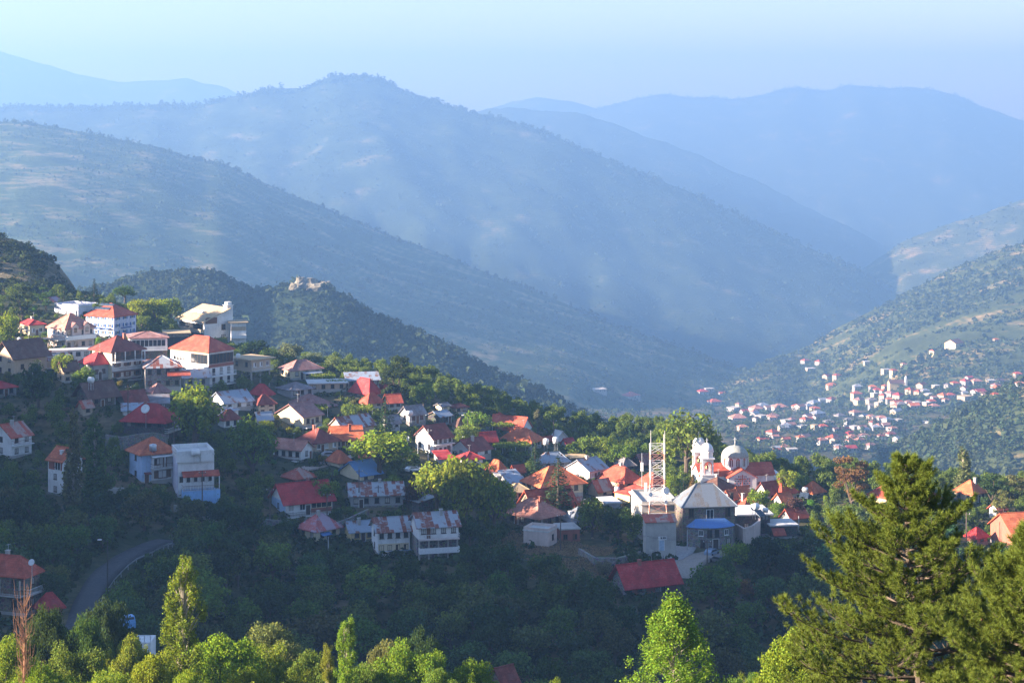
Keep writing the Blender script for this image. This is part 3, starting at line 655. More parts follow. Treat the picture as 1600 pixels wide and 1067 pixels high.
house('second crimson roof tucked behind the crimson pyramid roof', 586, 600, 610, 622, 609, 45, 'hip', 'crimson', 'grey', None, (1, 1), rise=1.9, dY=9)
house('red-tiled cottage half hidden below the crimson pyramid roof', 562, 575, 596, 639, 628, 40, 'hip', 'red', 'tan', None, (2, 1), rise=2.1, nick='the half-hidden red cottage')
house('red-roofed cottage in front of the spreading pine trunk', 598, 607, 627, 640, 628, 20, 'gx', 'red', 'grey', None, (2, 1), rise=1.7)
house('cream house with a half-sunlit gable and mauve roof', 428, 474, 500, 669, 650, 48, 'gx', 'mauve', 'cream', None, (2, 1), rise=2.6, nick='the cream gabled house', oh=.6, ex=[('win', 'L', .72, 1.6, 1.1, 1.2, 'd'), ('bal', 'R', .2, D(dep=1.3, slabm=WHITE, rail=IRON))])
house('wide house with a mauve hip roof behind the cream gabled house', 437, 478, 522, 652, 638, 42, 'hip', 'mauve', 'grey', None, (3, 1), rise=2.8, dY=6, nick='the wide mauve hip roof', ex=[('chim', .3, .3, 1.5, WM['brick']())])
house('long barn with a dark streaked tin roof above the orange-roofed house', 512, 536, 582, 683, 668, 40, 'gx', 'rust', 'tan', None, None, rise=2.2, name='barn', cat='barn', nick='the dark tin barn')
house('house with a bright orange front roof slope left of the big leafy tree', 516, 521, 566, 702, 687, 12, 'gx', 'orange', 'cream', None, (3, 1), d=9, rise=2.6, nick='the bright orange roof')
house('maroon-roofed house behind the white house with the pink roof', 462, 492, 526, 709, 690, 38, 'hip', 'maroon', 'tan', (2, 1), (3, 1, 'w'), rise=2.4, nick='the maroon-roofed house', oh=.7)
house('white two-storey house with a pink roof and long balcony', 424, 470, 485, 722, 701, 62, 'gy', 'pink', 'white', (4, 1), (1, 1), rise=1.6, nick='the white house with pink roof', oh=.6, ex=[('bal', 'L', .3, .1, .95, D(dep=1.2, rail=BROWN, slabm=WHITE))])
house('small cream house with an orange pyramid roof beside the big leafy tree', 510, 531, 546, 733, 720, 42, 'hip', 'orange', 'cream', None, (1, 1), nick='the orange pyramid roof', rise=2.0)
house('grey gabled house with a white water tank beside it', 624, 640, 664, 663, 647, 35, 'gx', 'grey', 'grey', (1, 1), (2, 1), nick='the grey gabled house', rise=1.8)
house('dark house with a pale blue tin gable left of the lane', 668, 688, 705, 664, 650, 45, 'gx', 'tin', 'darkstone', None, (1, 1), nick='the pale blue tin gable')
house('grey roofed cottage at the tree line above the lane', 680, 690, 702, 645, 634, 40, 'gx', 'grey', 'cream', None, (1, 1))
house('maroon roofed cottage bristling with aerials on the crest', 703, 712, 730, 647, 636, 30, 'hip', 'maroon', 'tan', None, (2, 1), nick='the aerial-topped cottage')
house('white two-storey house with a brownish red roof beside the lane', 648, 677, 706, 713, 684, 40, 'gx', 'maroon', 'white', (2, 1), (4, 2), rise=2.6, nick='the white two-storey lane house', oh=.5, ex=[('bal', 'R', 2.9, D(dep=1.1, slabm=WHITE, rail=IRON)), ('door', 'R', .8, .1)])
house('large house with a broad red roof and a small white gable', 764, 814, 831, 684, 671, 62, 'gy', 'red', 'white', None, (1, 1), rise=2.9, nick='the broad red roof')
house('red-roofed house with two white tanks on the skyline', 763, 772, 793, 664, 654, 25, 'hip', 'red', 'white', None, (2, 1), dY=4, rise=1.5, nick='the skyline red roof')
house('low crimson roof below the broad red roof', 744, 752, 776, 699, 688, 25, 'gx', 'crimson', 'stone', None, (2, 1), rise=1.8)
house('wide house with a sunlit orange roof above the vine pergola', 784, 829, 846, 703, 688, 60, 'hip', 'orange', 'grey', None, (2, 1), rise=2.6, oh=.8, nick='the orange roof above the pergola', ex=[('chim', .8, .3, 1.3, WM['white']())])
house('small orange-roofed outhouse right of the wide orange roof', 824, 838, 856, 705, 694, 40, 'hip', 'orange', 'grey', None, (1, 1), rise=1.5, dY=9, name='outhouse', cat='outhouse')
house('white-gabled house with a brown roof above the crimson porch', 704, 736, 767, 717, 704, 45, 'gx', 'maroon', 'white', (1, 1), (2, 1), rise=2.3, nick='the white-gabled brown roof')
house('low crimson lean-to roof in front of the white-gabled brown roof', 713, 728, 754, 728, 717, 30, 'hip', 'crimson', 'white', None, (1, 1), rise=1.3)
house('small crimson roof at the foot of the white two-storey lane house', 680, 688, 707, 727, 716, 20, 'shedy', 'crimson', 'grey', None, None, rise=1.0, d=5, name='shed', cat='shed')
house('white cottage with an orange pyramid roof in the village centre', 758, 779, 794, 747, 737, 42, 'hip', 'orange', 'white', None, (1, 1), rise=2.4, nick='the central orange pyramid roof')
house('tall cream house with a two-toned orange roof behind a cedar', 820, 847, 912, 779, 757, 28, 'hip', 'orange', 'cream', (2, 1, 's'), (3, 1), rise=3.2, oh=.9, nick='the two-toned orange roof')
house('low house with a tan hipped roof by the big bright trees', 787, 797, 829, 782, 768, 20, 'hip', 'tan', 'cream', None, (3, 1), rise=1.4, nick='the tan hip roof')
house('white metal roofed house carrying two white tanks', 838, 846, 889, 731, 721, 20, 'hip', 'tin', 'grey', None, (2, 1), rise=1.9, nick='the white metal roof')
house('pale gabled roof on the crest right of the broad red roof', 862, 870, 886, 694, 684, 35, 'gy', 'white', 'white', None, None, rise=1.7)
house('open shelter with a flat tan roof above the tin-roofed hall', 890, 894, 918, 727, 716, 15, 'flat', 'tan', 'darkstone', None, None, d=5, oh=.5, name='shelter', cat='shelter')
house('tall plain hall with a grey tin gable roof and pinkish walls', 886, 921, 951, 753, 735, 45, 'gx', 'tin', 'pink', None, (3, 1, 'w'), rise=2.2, nick='the grey tin-roofed hall', oh=.4)
house('red-roofed house with a cross gable right of the tin-roofed hall', 938, 976, 1003, 763, 751, 40, 'hip', 'red', 'tan', None, (2, 1), rise=2.6, nick='the cross-gabled red roof', oh=.7)
house('decaying house with a patchy rust-red gable among trees', 920, 934, 957, 779, 765, 40, 'gx', 'rustred', 'tan', None, (1, 1), rise=2.0, nick='the decaying rust-red gable')
house('red-roofed house just behind the lattice tower', 996, 1020, 1044, 772, 757, 40, 'hip', 'red', 'tan', None, (2, 1), rise=2.3, nick='the red roof behind the tower')
house('yellow-walled house with a narrow red shed roof left of the tower', 962, 984, 1016, 790, 773, 40, 'shedx', 'red', 'yellow', None, None, rise=.9, oh=.3, nick='the yellow-walled house')
house('house with a wide red front roof above the stone house', 812, 833, 900, 801, 790, 30, 'gx', 'red', 'tan', None, (2, 1), rise=3.0, nick='the wide red front roof', oh=.6, ex=[('chim', .05, .4, 1.6)])
house('stone house with a pink hipped roof above the dry slope', 792, 841, 877, 829, 806, 46, 'hip', 'pink', 'stone', (3, 1), (3, 1), rise=2.7, oh=.9, nick='the pink-roofed stone house', ex=[('door', 'L', .3, .1)])
house('stone house with a silver metal hip roof right of the pink-roofed stone house', 880, 896, 931, 829, 812, 26, 'hip', 'silver', 'stone', None, (2, 1), rise=2.2, oh=.7, nick='the silver-roofed stone house', ex=[('chim', .1, .5, 1.0, WHITE)])
house('low link building with a silver roof between the pink and silver roofs', 846, 852, 884, 814, 801, 15, 'shedy', 'silver', 'grey', None, None, rise=1.3, d=5, dY=6, name='building', cat='building')
house('flat-roofed cream garage with a white parapet below the pink-roofed stone house', 818, 857, 871, 855, 832, 68, 'flat', 'white', 'pink', None, (1, 1), oh=.15, name='garage', cat='garage', nick='the flat-roofed garage', ex=[('par', .8)])
house('brown plank-walled store behind the flat-roofed garage', 870, 876, 906, 852, 828, 12, 'flat', 'concrete', 'brick', None, (2, 1, 'n'), d=6, oh=.2, name='store', cat='building', dY=3)
HB = house('upper concrete block with an overhanging slab behind the lattice tower', 1000, 1003, 1060, 850, 789, 6, 'flat', 'concrete', 'concrete', None, None, d=14, oh=.5, name='building', cat='building', nick='the tower block', dY=4, ex=[('par', .7), ('band', 'R', 5.3, 6.9, WM['tan'](), .02, .98)])
HA = house('blank concrete building with a rusty orange roof edge and blue door', 1006, 1009, 1057, 868, 815, 6, 'shedy', 'concrete', 'concrete', None, None, d=3.4, rise=.8, oh=.25, name='building', cat='building', nick='the blank concrete building', dY=-1,
      ex=[('door', 'R', .52, 1.0, m_plain('faded blue door', (0.35, .45, .55))), ('win', 'R', .48, 3.3, .9, .6, 'w'), ('win', 'R', .6, 3.3, .9, .6, 'w')])
HA.roof.data.materials[0] = RM['rustred']()
house('long low stone house with a red roof at the gully edge', 960, 980, 1061, 934, 911, 24, 'gx', 'crimson', 'greystone', None, (2, 1), rise=3.0, oh=1.0, nick='the low red-roofed stone house', ex=[('band', 'R', .1, 2.6, WM['brick'](), .02, .22), ('band', 'R', .1, 2.6, WM['brick'](), .38, .56), ('band', 'R', .1, 2.6, WM['brick'](), .8, .99), ('door', 'R', .72, .05, DARKW), ('bal', 'R', -.3, D(dep=2.0))])
house('white house with a crimson gable roof and a green-glazed verandah', 418, 446, 516, 808, 784, 27, 'gx', 'crimson', 'white', (1, 1, 'd'), None, rise=3.2, oh=.8, nick='the crimson-roofed white house', ex=[('win', 'R', .12, 1.2, 1.3, 1.4, 'w'), ('win', 'R', .36, 1.2, 1.3, 1.4, 'w'), ('door', 'R', .48, .1, DARKW), ('glz', 'R', .55, .98, 1.5, 1.6, D(fm=WM['cream']())), ('band', 'R', .1, 1.4, WM['brick'](), .54, .99), ('bal', 'R', .05, D(dep=1.2, slabm=WHITE)), ('band', 'L', .0, 3.2, WM['blue']())])
house('cream house with a faded pink striped tin roof on the gully edge', 464, 494, 528, 850, 827, 46, 'hip', 'pinktin', 'cream', (2, 1), (2, 1), rise=2.6, oh=.6, nick='the pink tin-roofed cream house', ex=[('porch', 'R', 1.8, .15, .55, 1.1, RM['blue'](), D(rise=.4))])
house('small shed-like house with a blue-grey tin roof between two gully-edge houses', 536, 548, 586, 847, 829, 20, 'gx', 'tin', 'yellow', None, (2, 1), rise=1.5, oh=.6, nick='the blue-grey tin shed house')
house('white two-storey house with a rust-patched tin roof on the gully edge', 577, 590, 640, 868, 829, 14, 'gx', 'rust', 'white', (1, 2), (4, 2), rise=2.0, oh=.6, nick='the rust-patched white house', ex=[('bal', 'R', .2, D(dep=1.4, rail=WM['blue'](), slabm=WHITE)), ('band', 'R', .0, 2.4, WM['cream'](), .02, .98)])
H = house('long white house with a rusty roof above an open pillared gallery', 640, 654, 716, 842, 822, 14, 'gx', 'rust', 'white', None, (4, 1), rise=2.0, oh=.6, nick='the rusty-roofed gallery house', found=.2, Yd=depth(654, 878), ex=[('stilt', 5, 5.4), ('bal', 'R', .0, D(dep=1.3, rail=WHITE, slabm=WM['pink']()))])
mb = MB(); mb.box(-H.w / 2, H.w / 2, -H.d / 2 + 1.6, H.d / 2, -9, -.21); link_mesh('basement', mb.mesh('basement', WM['greystone']()), H.e)
balcony(H, 'R', -2.7, 0, 1, dep=1.2, rail=WHITE, slabm=WHITE, solid=True); H.py = (H.py[0], 876)
house('long low house with a patchy rusty roof and vines', 541, 548, 629, 795, 773, 9, 'gx', 'rust', 'grey', None, (5, 1), d=8, rise=1.9, oh=.6, nick='the long low rusty roof')
house('dark open shed with a bright tin roof left of the bright trees', 632, 655, 676, 803, 783, 38, 'shedx', 'tin', 'darkstone', None, None, rise=.6, oh=.6, name='shed', cat='shed', nick='the dark open shed')
house('cream house with a blue metal double roof under the big leafy tree', 528, 564, 593, 755, 741, 42, 'gx', 'blue', 'cream', None, (2, 1), rise=2.4, oh=.6, nick='the blue metal roof')
house('derelict cottage with a rusty red roof smothered in shrubs', 437, 462, 491, 757, 747, 42, 'hip', 'rustred', 'stone', None, None, rise=1.7, nick='the smothered rusty cottage')
house('low white terrace building with dark arches under the pink-roofed house', 66, 78, 138, 562, 549, 14, 'flat', 'white', 'white', None, (5, 1), d=4, oh=.2, name='building', cat='building', dY=-5, ws=(1.4, 1.7))
house('two-storey tan house squeezed between the low pinkish-red roof and the left edge trees', 84, 100, 120, 598, 578, 35, 'gx', 'brown', 'tan', (1, 2), (2, 2), rise=1.9)
house('grey-walled house with a mauve roof above the old maroon roofs on the left', 226, 240, 262, 628, 612, 35, 'hip', 'mauve', 'grey', None, (2, 1), rise=1.8)
house('cream two-storey house below the stilted stone house', 392, 404, 428, 648, 630, 30, 'hip', 'maroon', 'cream', (1, 2), (2, 2), rise=1.9)
house('small house with a pale tin roof right of the white-walled tin house', 396, 404, 424, 664, 654, 25, 'gx', 'tin', 'tan', None, (2, 1), rise=1.4)
house('tan house with a brown hip roof beside the lane top', 706, 716, 734, 676, 664, 30, 'hip', 'brown', 'tan', None, (2, 1), rise=1.7)
house('little cream house under an orange roof right of the orange pyramid roof', 556, 566, 584, 724, 712, 35, 'hip', 'orange', 'cream', None, (1, 1), rise=1.7)
house('grey-roofed house with white walls right of the grey gabled house', 596, 606, 624, 672, 660, 30, 'gx', 'grey', 'white', None, (2, 1), rise=1.6)
house('wide red roof low behind the grove left of the lattice tower', 950, 962, 988, 748, 739, 30, 'hip', 'red', 'tan', None, (2, 1), rise=1.7)
house('orange roofed cottage directly below the wide red front roof', 900, 908, 926, 806, 797, 30, 'gx', 'orange', 'tan', None, (1, 1), rise=1.4)
house('grey hip roof half hidden by the crest grove', 964, 974, 992, 737, 726, 25, 'hip', 'grey', 'darkstone', None, (2, 1), rise=1.7, nick='the grey hip roof by the grove')
house('mauve-grey gable roof just left of the lattice tower', 990, 1004, 1022, 736, 723, 35, 'gx', 'mauve', 'darkstone', None, (2, 1), rise=1.9)
house('low building with a greenish flat roof beside the central orange pyramid roof', 774, 778, 800, 753, 745, 12, 'flat', 'concrete', 'white', None, (2, 1), d=5, oh=.4, name='building', cat='building')
house('blue-grey sheet roof between the bright trees and the two-toned orange roof', 790, 800, 823, 764, 755, 25, 'shedy', 'tin', 'grey', None, (1, 1), d=7, rise=1.8)
house('small red roof below the white metal roof', 798, 806, 820, 744, 736, 30, 'gx', 'red', 'grey', None, None, rise=1.2)
house('jumble of reddish broken tiles on a low roof behind the big green shrubs', 886, 896, 912, 798, 789, 35, 'gx', 'rustred', 'tan', None, (1, 1), rise=1.4)
house('flat white roof below the decaying rust-red gable', 942, 948, 970, 795, 787, 15, 'flat', 'white', 'grey', None, None, d=7, oh=.3, name='building', cat='building')
house('little crimson roof on the crest right of the pale gabled roof', 880, 886, 897, 700, 693, 35, 'gx', 'crimson', 'grey', None, None, rise=1.2)
house('dark red roof wedged between the wide orange roof and the crest', 842, 850, 866, 700, 692, 35, 'gx', 'red', 'grey', None, None, rise=1.5, dY=10)
house('orange roof strip peeping between the church and the two-tone hip roof', 1212, 1222, 1240, 790, 781, 30, 'gx', 'orange', 'white', None, None, rise=1.4)
house('rusty hip roof low among trees right of the decaying gable', 958, 966, 984, 775, 768, 35, 'hip', 'red', 'tan', None, None, rise=1.5)
house('old house with a tin lean-to above the crimson hip roof', 226, 232, 262, 641, 630, 12, 'shedy', 'grey', 'greystone', None, (2, 1), d=6, rise=1.2)
house('stone house with a rusty sheet roof under the long white building', 218, 226, 258, 590, 575, 14, 'shedy', 'rust', 'stone', None, (3, 1), d=6, rise=1.4, dY=6)
house('beige flat-roofed block between the tan-roofed hotel and the red-roofed guesthouse', 296, 300, 330, 560, 538, 10, 'flat', 'tan', 'tan', None, (4, 1), d=8, oh=.4, name='building', cat='building', dY=10)
# ---- lower left, in the shade
house('white two-storey house with a rusty maroon roof at the left edge', -22, 18, 42, 716, 682, 52, 'gx', 'rustred', 'white', (1, 2), (2, 2), rise=2.4, nick='the white house at the left edge', ex=[('bal', 'R', 2.9, D(dep=1.0, rail=BROWN, slabm=WHITE))])
H = house('tall white three-storey house with an orange gable roof behind a poplar', 70, 98, 122, 777, 719, 52, 'gy', 'orange', 'white', (1, 3), (2, 3), rise=2.2, nick='the tall orange-roofed white house', ex=[('chim', .25, .4, 1.3, WHITE), ('band', 'L', 5.6, 8.0, WM['brick'](), .05, .95), ('glz', 'L', .5, .85, 5.7, 2.0, D(fm=WHITE)), ('porch', 'R', 1.6, .1, .8, 1.2, RM['maroon'](), D(rise=.4))])
house('old dark stone house with a wide crimson hip roof', 188, 257, 270, 695, 656, 74, 'hip', 'crimson', 'darkstone', (4, 2), (2, 2), rise=3.2, oh=.9, nick='the crimson-roofed dark stone house', d=10.5, w=7.0, ex=[('bal', 'R', 2.8, D(dep=1.0, rail=WHITE))])
house('maroon-roofed house beside the white satellite dish', 178, 197, 226, 638, 627, 35, 'gx', 'maroon', 'concrete', None, (2, 1), rise=2.2, nick='the maroon roof by the dish')
house('low white tin roof behind the crimson hip roof', 186, 192, 228, 652, 641, 12, 'shedy', 'tin', 'white', None, None, d=5, rise=.9, name='shed', cat='shed')
H = house('pale blue two-storey house with an orange hip roof and balcony', 194, 222, 268, 756, 707, 33, 'hip', 'orange', 'blue', (1, 2, 'd'), None, rise=2.6, oh=.8, nick='the pale blue house', ex=[('band', 'R', .0, 6.6, WM['white'](), .28, .99), ('win', 'R', .62, .9, 2.0, 1.7, 's'), ('bal', 'R', 3.3, .25, 1., D(dep=1.5, rail=BROWN, slabm=WHITE, posts=3)), ('door', 'R', .14, .05), ('win', 'R', .45, 3.9, 1.3, 1.4, 'd'), ('door', 'R', .7, 3.32), ('porch', 'R', 2.2, .05, .25, 1.0, RM['maroon'](), D(rise=.3)), ('porch', 'R', 5.9, .25, 1., 1.6, WHITE, D(rise=.2))])
H = house('white flat-roofed tavern with stepped parapet and red verandah roof', 262, 278, 332, 776, 713, 18, 'flat', 'white', 'white', None, (5, 1, 'd'), d=9.5, oh=.1, name='tavern', cat='tavern', nick='the white tavern', ex=[('par', 1.1), ('band', 'L', 0, 7.8, WM['lilac']())])
canopy(H, 'R', 4.6, .1, 1.12, 2.2, RM['red'](), rise=.9, posts=6, ph=3.0, name='verandah_roof')
balcony(H, 'R', 1.6, .1, 1.12, dep=2.2, rail=BROWN, slabm=WM['blue']())
mb = MB(); mb.box(-H.w * .51, H.w * .51, -2.2, -.005, -5, 1.38); put(H, mb.mesh('terrace_wall', m_wall('sky blue plaster', (.28, .50, .80))), 'terrace_wall', 'R', .61, 0)
for u in (.12, .42, .78):
    mb = MB(); mb.box(-1.3, 1.3, -.5, .3, -1.6, .9); put(H, mb.mesh('parapet_bay', WM['white']()), 'parapet_bay', 'R', u, H.h + .27)
house('white-walled house with a long pale tin roof above the big bright tree', 322, 352, 391, 642, 629, 40, 'gx', 'tin', 'white', None, (3, 1), rise=2.3, nick='the pale tin roof house')
house('small shed with a blue tin roof in front of the pale tin roof house', 334, 350, 370, 655, 645, 40, 'shedx', 'tin', 'white', None, None, rise=.5, name='shed', cat='shed')
house('white house with a maroon hip roof behind the big bright tree', 338, 350, 372, 672, 654, 35, 'hip', 'maroon', 'white', None, (2, 1), rise=1.9)
house('derelict stone house with a sagging dark roof among dark trees', 114, 140, 174, 640, 617, 45, 'gx', 'brown', 'stone', (1, 1), (2, 1), rise=2.6, oh=1.1, nick='the derelict dark-roofed house')
house('tiny stone hut with a rusty red roof below the derelict house', 119, 130, 141, 650, 635, 40, 'gx', 'rustred', 'tan', None, (1, 1), rise=1.2, name='hut', cat='hut')
H = house('brown two-storey house with a ribbed red roof at the lower left edge', -40, 38, 49, 962, 897, 70, 'hip', 'red', 'stone', (3, 2, 'd'), (1, 2, 'd'), rise=2.4, oh=.6, d=12, w=4.6, nick='the brown house at the lower left', ex=[('bal', 'L', 3.4, D(dep=1.3, rail=BROWN, posts=4)), ('bal', 'R', 3.4, D(dep=1.0, rail=WHITE))])
house('small crimson-roofed shed beside the brown house at the lower left', 52, 66, 93, 965, 948, 35, 'hip', 'crimson', 'brick', None, (1, 1), rise=1.9, name='shed', cat='shed', nick='the small crimson shed')
house('little maroon-roofed hut among the foreground treetops at the bottom', 766, 786, 808, 1085, 1066, 40, 'gx', 'maroon', 'stone', None, (1, 1), rise=1.8, name='hut', cat='hut', Yd=285)
# ---- the right half
H = house('big three-storey stone school with a silver hip roof', 1057, 1067, 1150, 856, 789, 9, 'hip', 'silver', 'stone', (2, 3, 'd'), (3, 1, 'd'), d=7.6, rise=3.7, oh=.5, name='school', cat='school', nick='the stone school', ws=(.01, .01),
      ex=[('win', 'R', .16, 6.4, 1.1, 1.9, 'd'), ('win', 'R', .52, 5.9, 1.6, 2.1, 'w'), ('win', 'R', .86, 6.4, 1.1, 1.9, 'd'), ('chim', .98, .25, 1.5, DARKW)])
for c in list(H.e.children):
    if c.name.startswith('window') and max(c.dimensions) < .2: bpy.data.objects.remove(c)
# bowed two-storey porch under a blue metal roof
n = 16; W2 = H.w * .45; pts = [(-W2 + 2 * W2 * i / n, -2.4 * math.sin(math.pi * i / n) ** .6) for i in range(n + 1)]
mb = MB(); mb.prism(pts + [(W2, .0), (-W2, .0)], -4.5, 4.6); po = put(H, mb.mesh('porch', WM['greystone']()), 'porch', 'R', .52, 0.0)
mb = MB()
for i in range(n):
    (ax, ay), (bx, by) = pts[i], pts[i + 1]
    mb.slab([(ax * 1.05, ay - .35, 4.63), (bx * 1.05, by - .35, 4.63), (bx * .62, -.02, 6.1), (ax * .62, -.02, 6.1)], .1)
link_mesh('porch_roof', mb.mesh('porch_roof', RM['blue']()), po)
for u, z, k in ((-.35, 2.9, 'w'), (-.1, 2.6, 'd'), (.12, 2.6, 'd'), (.42, 2.9, 'w'), (-.3, .5, 'd'), (.5, .6, 'd')):
    x = u * W2 * 1.4; y = float(np.interp(x, [p[0] for p in pts], [p[1] for p in pts])); dy = float(np.interp(x + .1, [p[0] for p in pts], [p[1] for p in pts])) - y
    o = link_mesh('window', window_mesh(1.0, 1.2 if k == 'w' else 1.6, k), po, (x, y - .12, z)); o.rotation_euler = (0, 0, math.atan2(dy, .1))
link_mesh('door', door_mesh(1.2, 2.2, DARKW), po, (.12 * W2, -2.43, .0))
mb = MB(); mb.tube((-W2, -1.2, 2.35), (W2, -1.2, 2.35), .06)
SCH = H
house('dark stone house with a cream flat roof slab carrying tanks and solar panels', 1150, 1154, 1204, 838, 805, 7, 'flat', 'white', 'darkstone', None, (2, 1), d=9, oh=.7, nick='the flat cream slab roof')
house('house with a red hip roof behind the flat cream slab roof', 1148, 1162, 1192, 812, 796, 25, 'hip', 'red', 'tan', None, None, rise=2.5, dY=12, nick='the red hip roof behind the slab')
house('low white-edged building with a sloping red lean-to roof', 1200, 1205, 1246, 842, 822, 8, 'flat', 'white', 'darkstone', None, (1, 1), d=6, oh=.35, nick='the red lean-to building', ex=[('porch', 'R', 1.2, .0, .5, 2.2, RM['red'](), D(rise=1.2))])
house('house with a strip of bright orange roof in front of the bell towers', 1094, 1121, 1152, 778, 764, 40, 'hip', 'brown', 'white', None, (2, 1), rise=2.0, nick='the strip of orange roof')
house('red-roofed cottage between the school and the church', 1146, 1158, 1176, 784, 773, 35, 'gx', 'orange', 'white', None, (1, 1), rise=1.6, nick='the cottage below the church')
house('small orange gable beside the silver school roof', 1134, 1142, 1152, 790, 777, 40, 'gx', 'orange', 'white', None, None, rise=1.4)
house('dark red roofed house in front of the church transept', 1184, 1200, 1229, 781, 770, 35, 'gx', 'maroon', 'white', None, (2, 1), rise=2.2, nick='the dark red roof by the church')
house('house with an orange and dark red hip roof right of the church', 1203, 1222, 1248, 781, 770, 40, 'hip', 'red', 'tan', None, (1, 1), rise=2.3, nick='the two-tone hip roof right of the church')
house('bright orange gable with a solar tank right of the church apse', 1255, 1270, 1290, 778, 768, 40, 'hip', 'orange', 'grey', None, (1, 1), rise=2.0, nick='the bright orange gable')
house('low rusty roof behind the lean-to building on the right', 1224, 1236, 1264, 818, 808, 30, 'gx', 'red', 'grey', None, None, rise=1.6)
house('red-roofed house seen through the big pine branches', 1362, 1385, 1412, 792, 776, 40, 'hip', 'red', 'tan', None, (2, 1), rise=2.2, nick='the red roof behind the pine')
house('orange-roofed house beneath the far right poplar', 1497, 1520, 1546, 788, 770, 40, 'hip', 'orange', 'tan', (2, 1), (2, 1), rise=2.5, nick='the orange roof under the poplar')
house('white-walled cottage between umbrella pines at the right edge', 1550, 1560, 1574, 812, 795, 30, 'gx', 'red', 'white', None, (1, 1), rise=1.3)
house('large orange tin-roofed building cut by the right edge', 1576, 1582, 1640, 862, 832, 12, 'gx', 'orange', 'brick', None, (3, 1), d=11, rise=3.2, nick='the orange building at the right edge')
house('small crimson roof between the two foreground pines', 1514, 1526, 1546, 852, 838, 35, 'hip', 'crimson', 'brick', None, (1, 1), rise=1.6, nick='the small crimson roof by the pines')
house('small orange roof just left of the pine top', 1440, 1452, 1470, 790, 778, 35, 'hip', 'red', 'cream', None, (1, 1), rise=1.6)

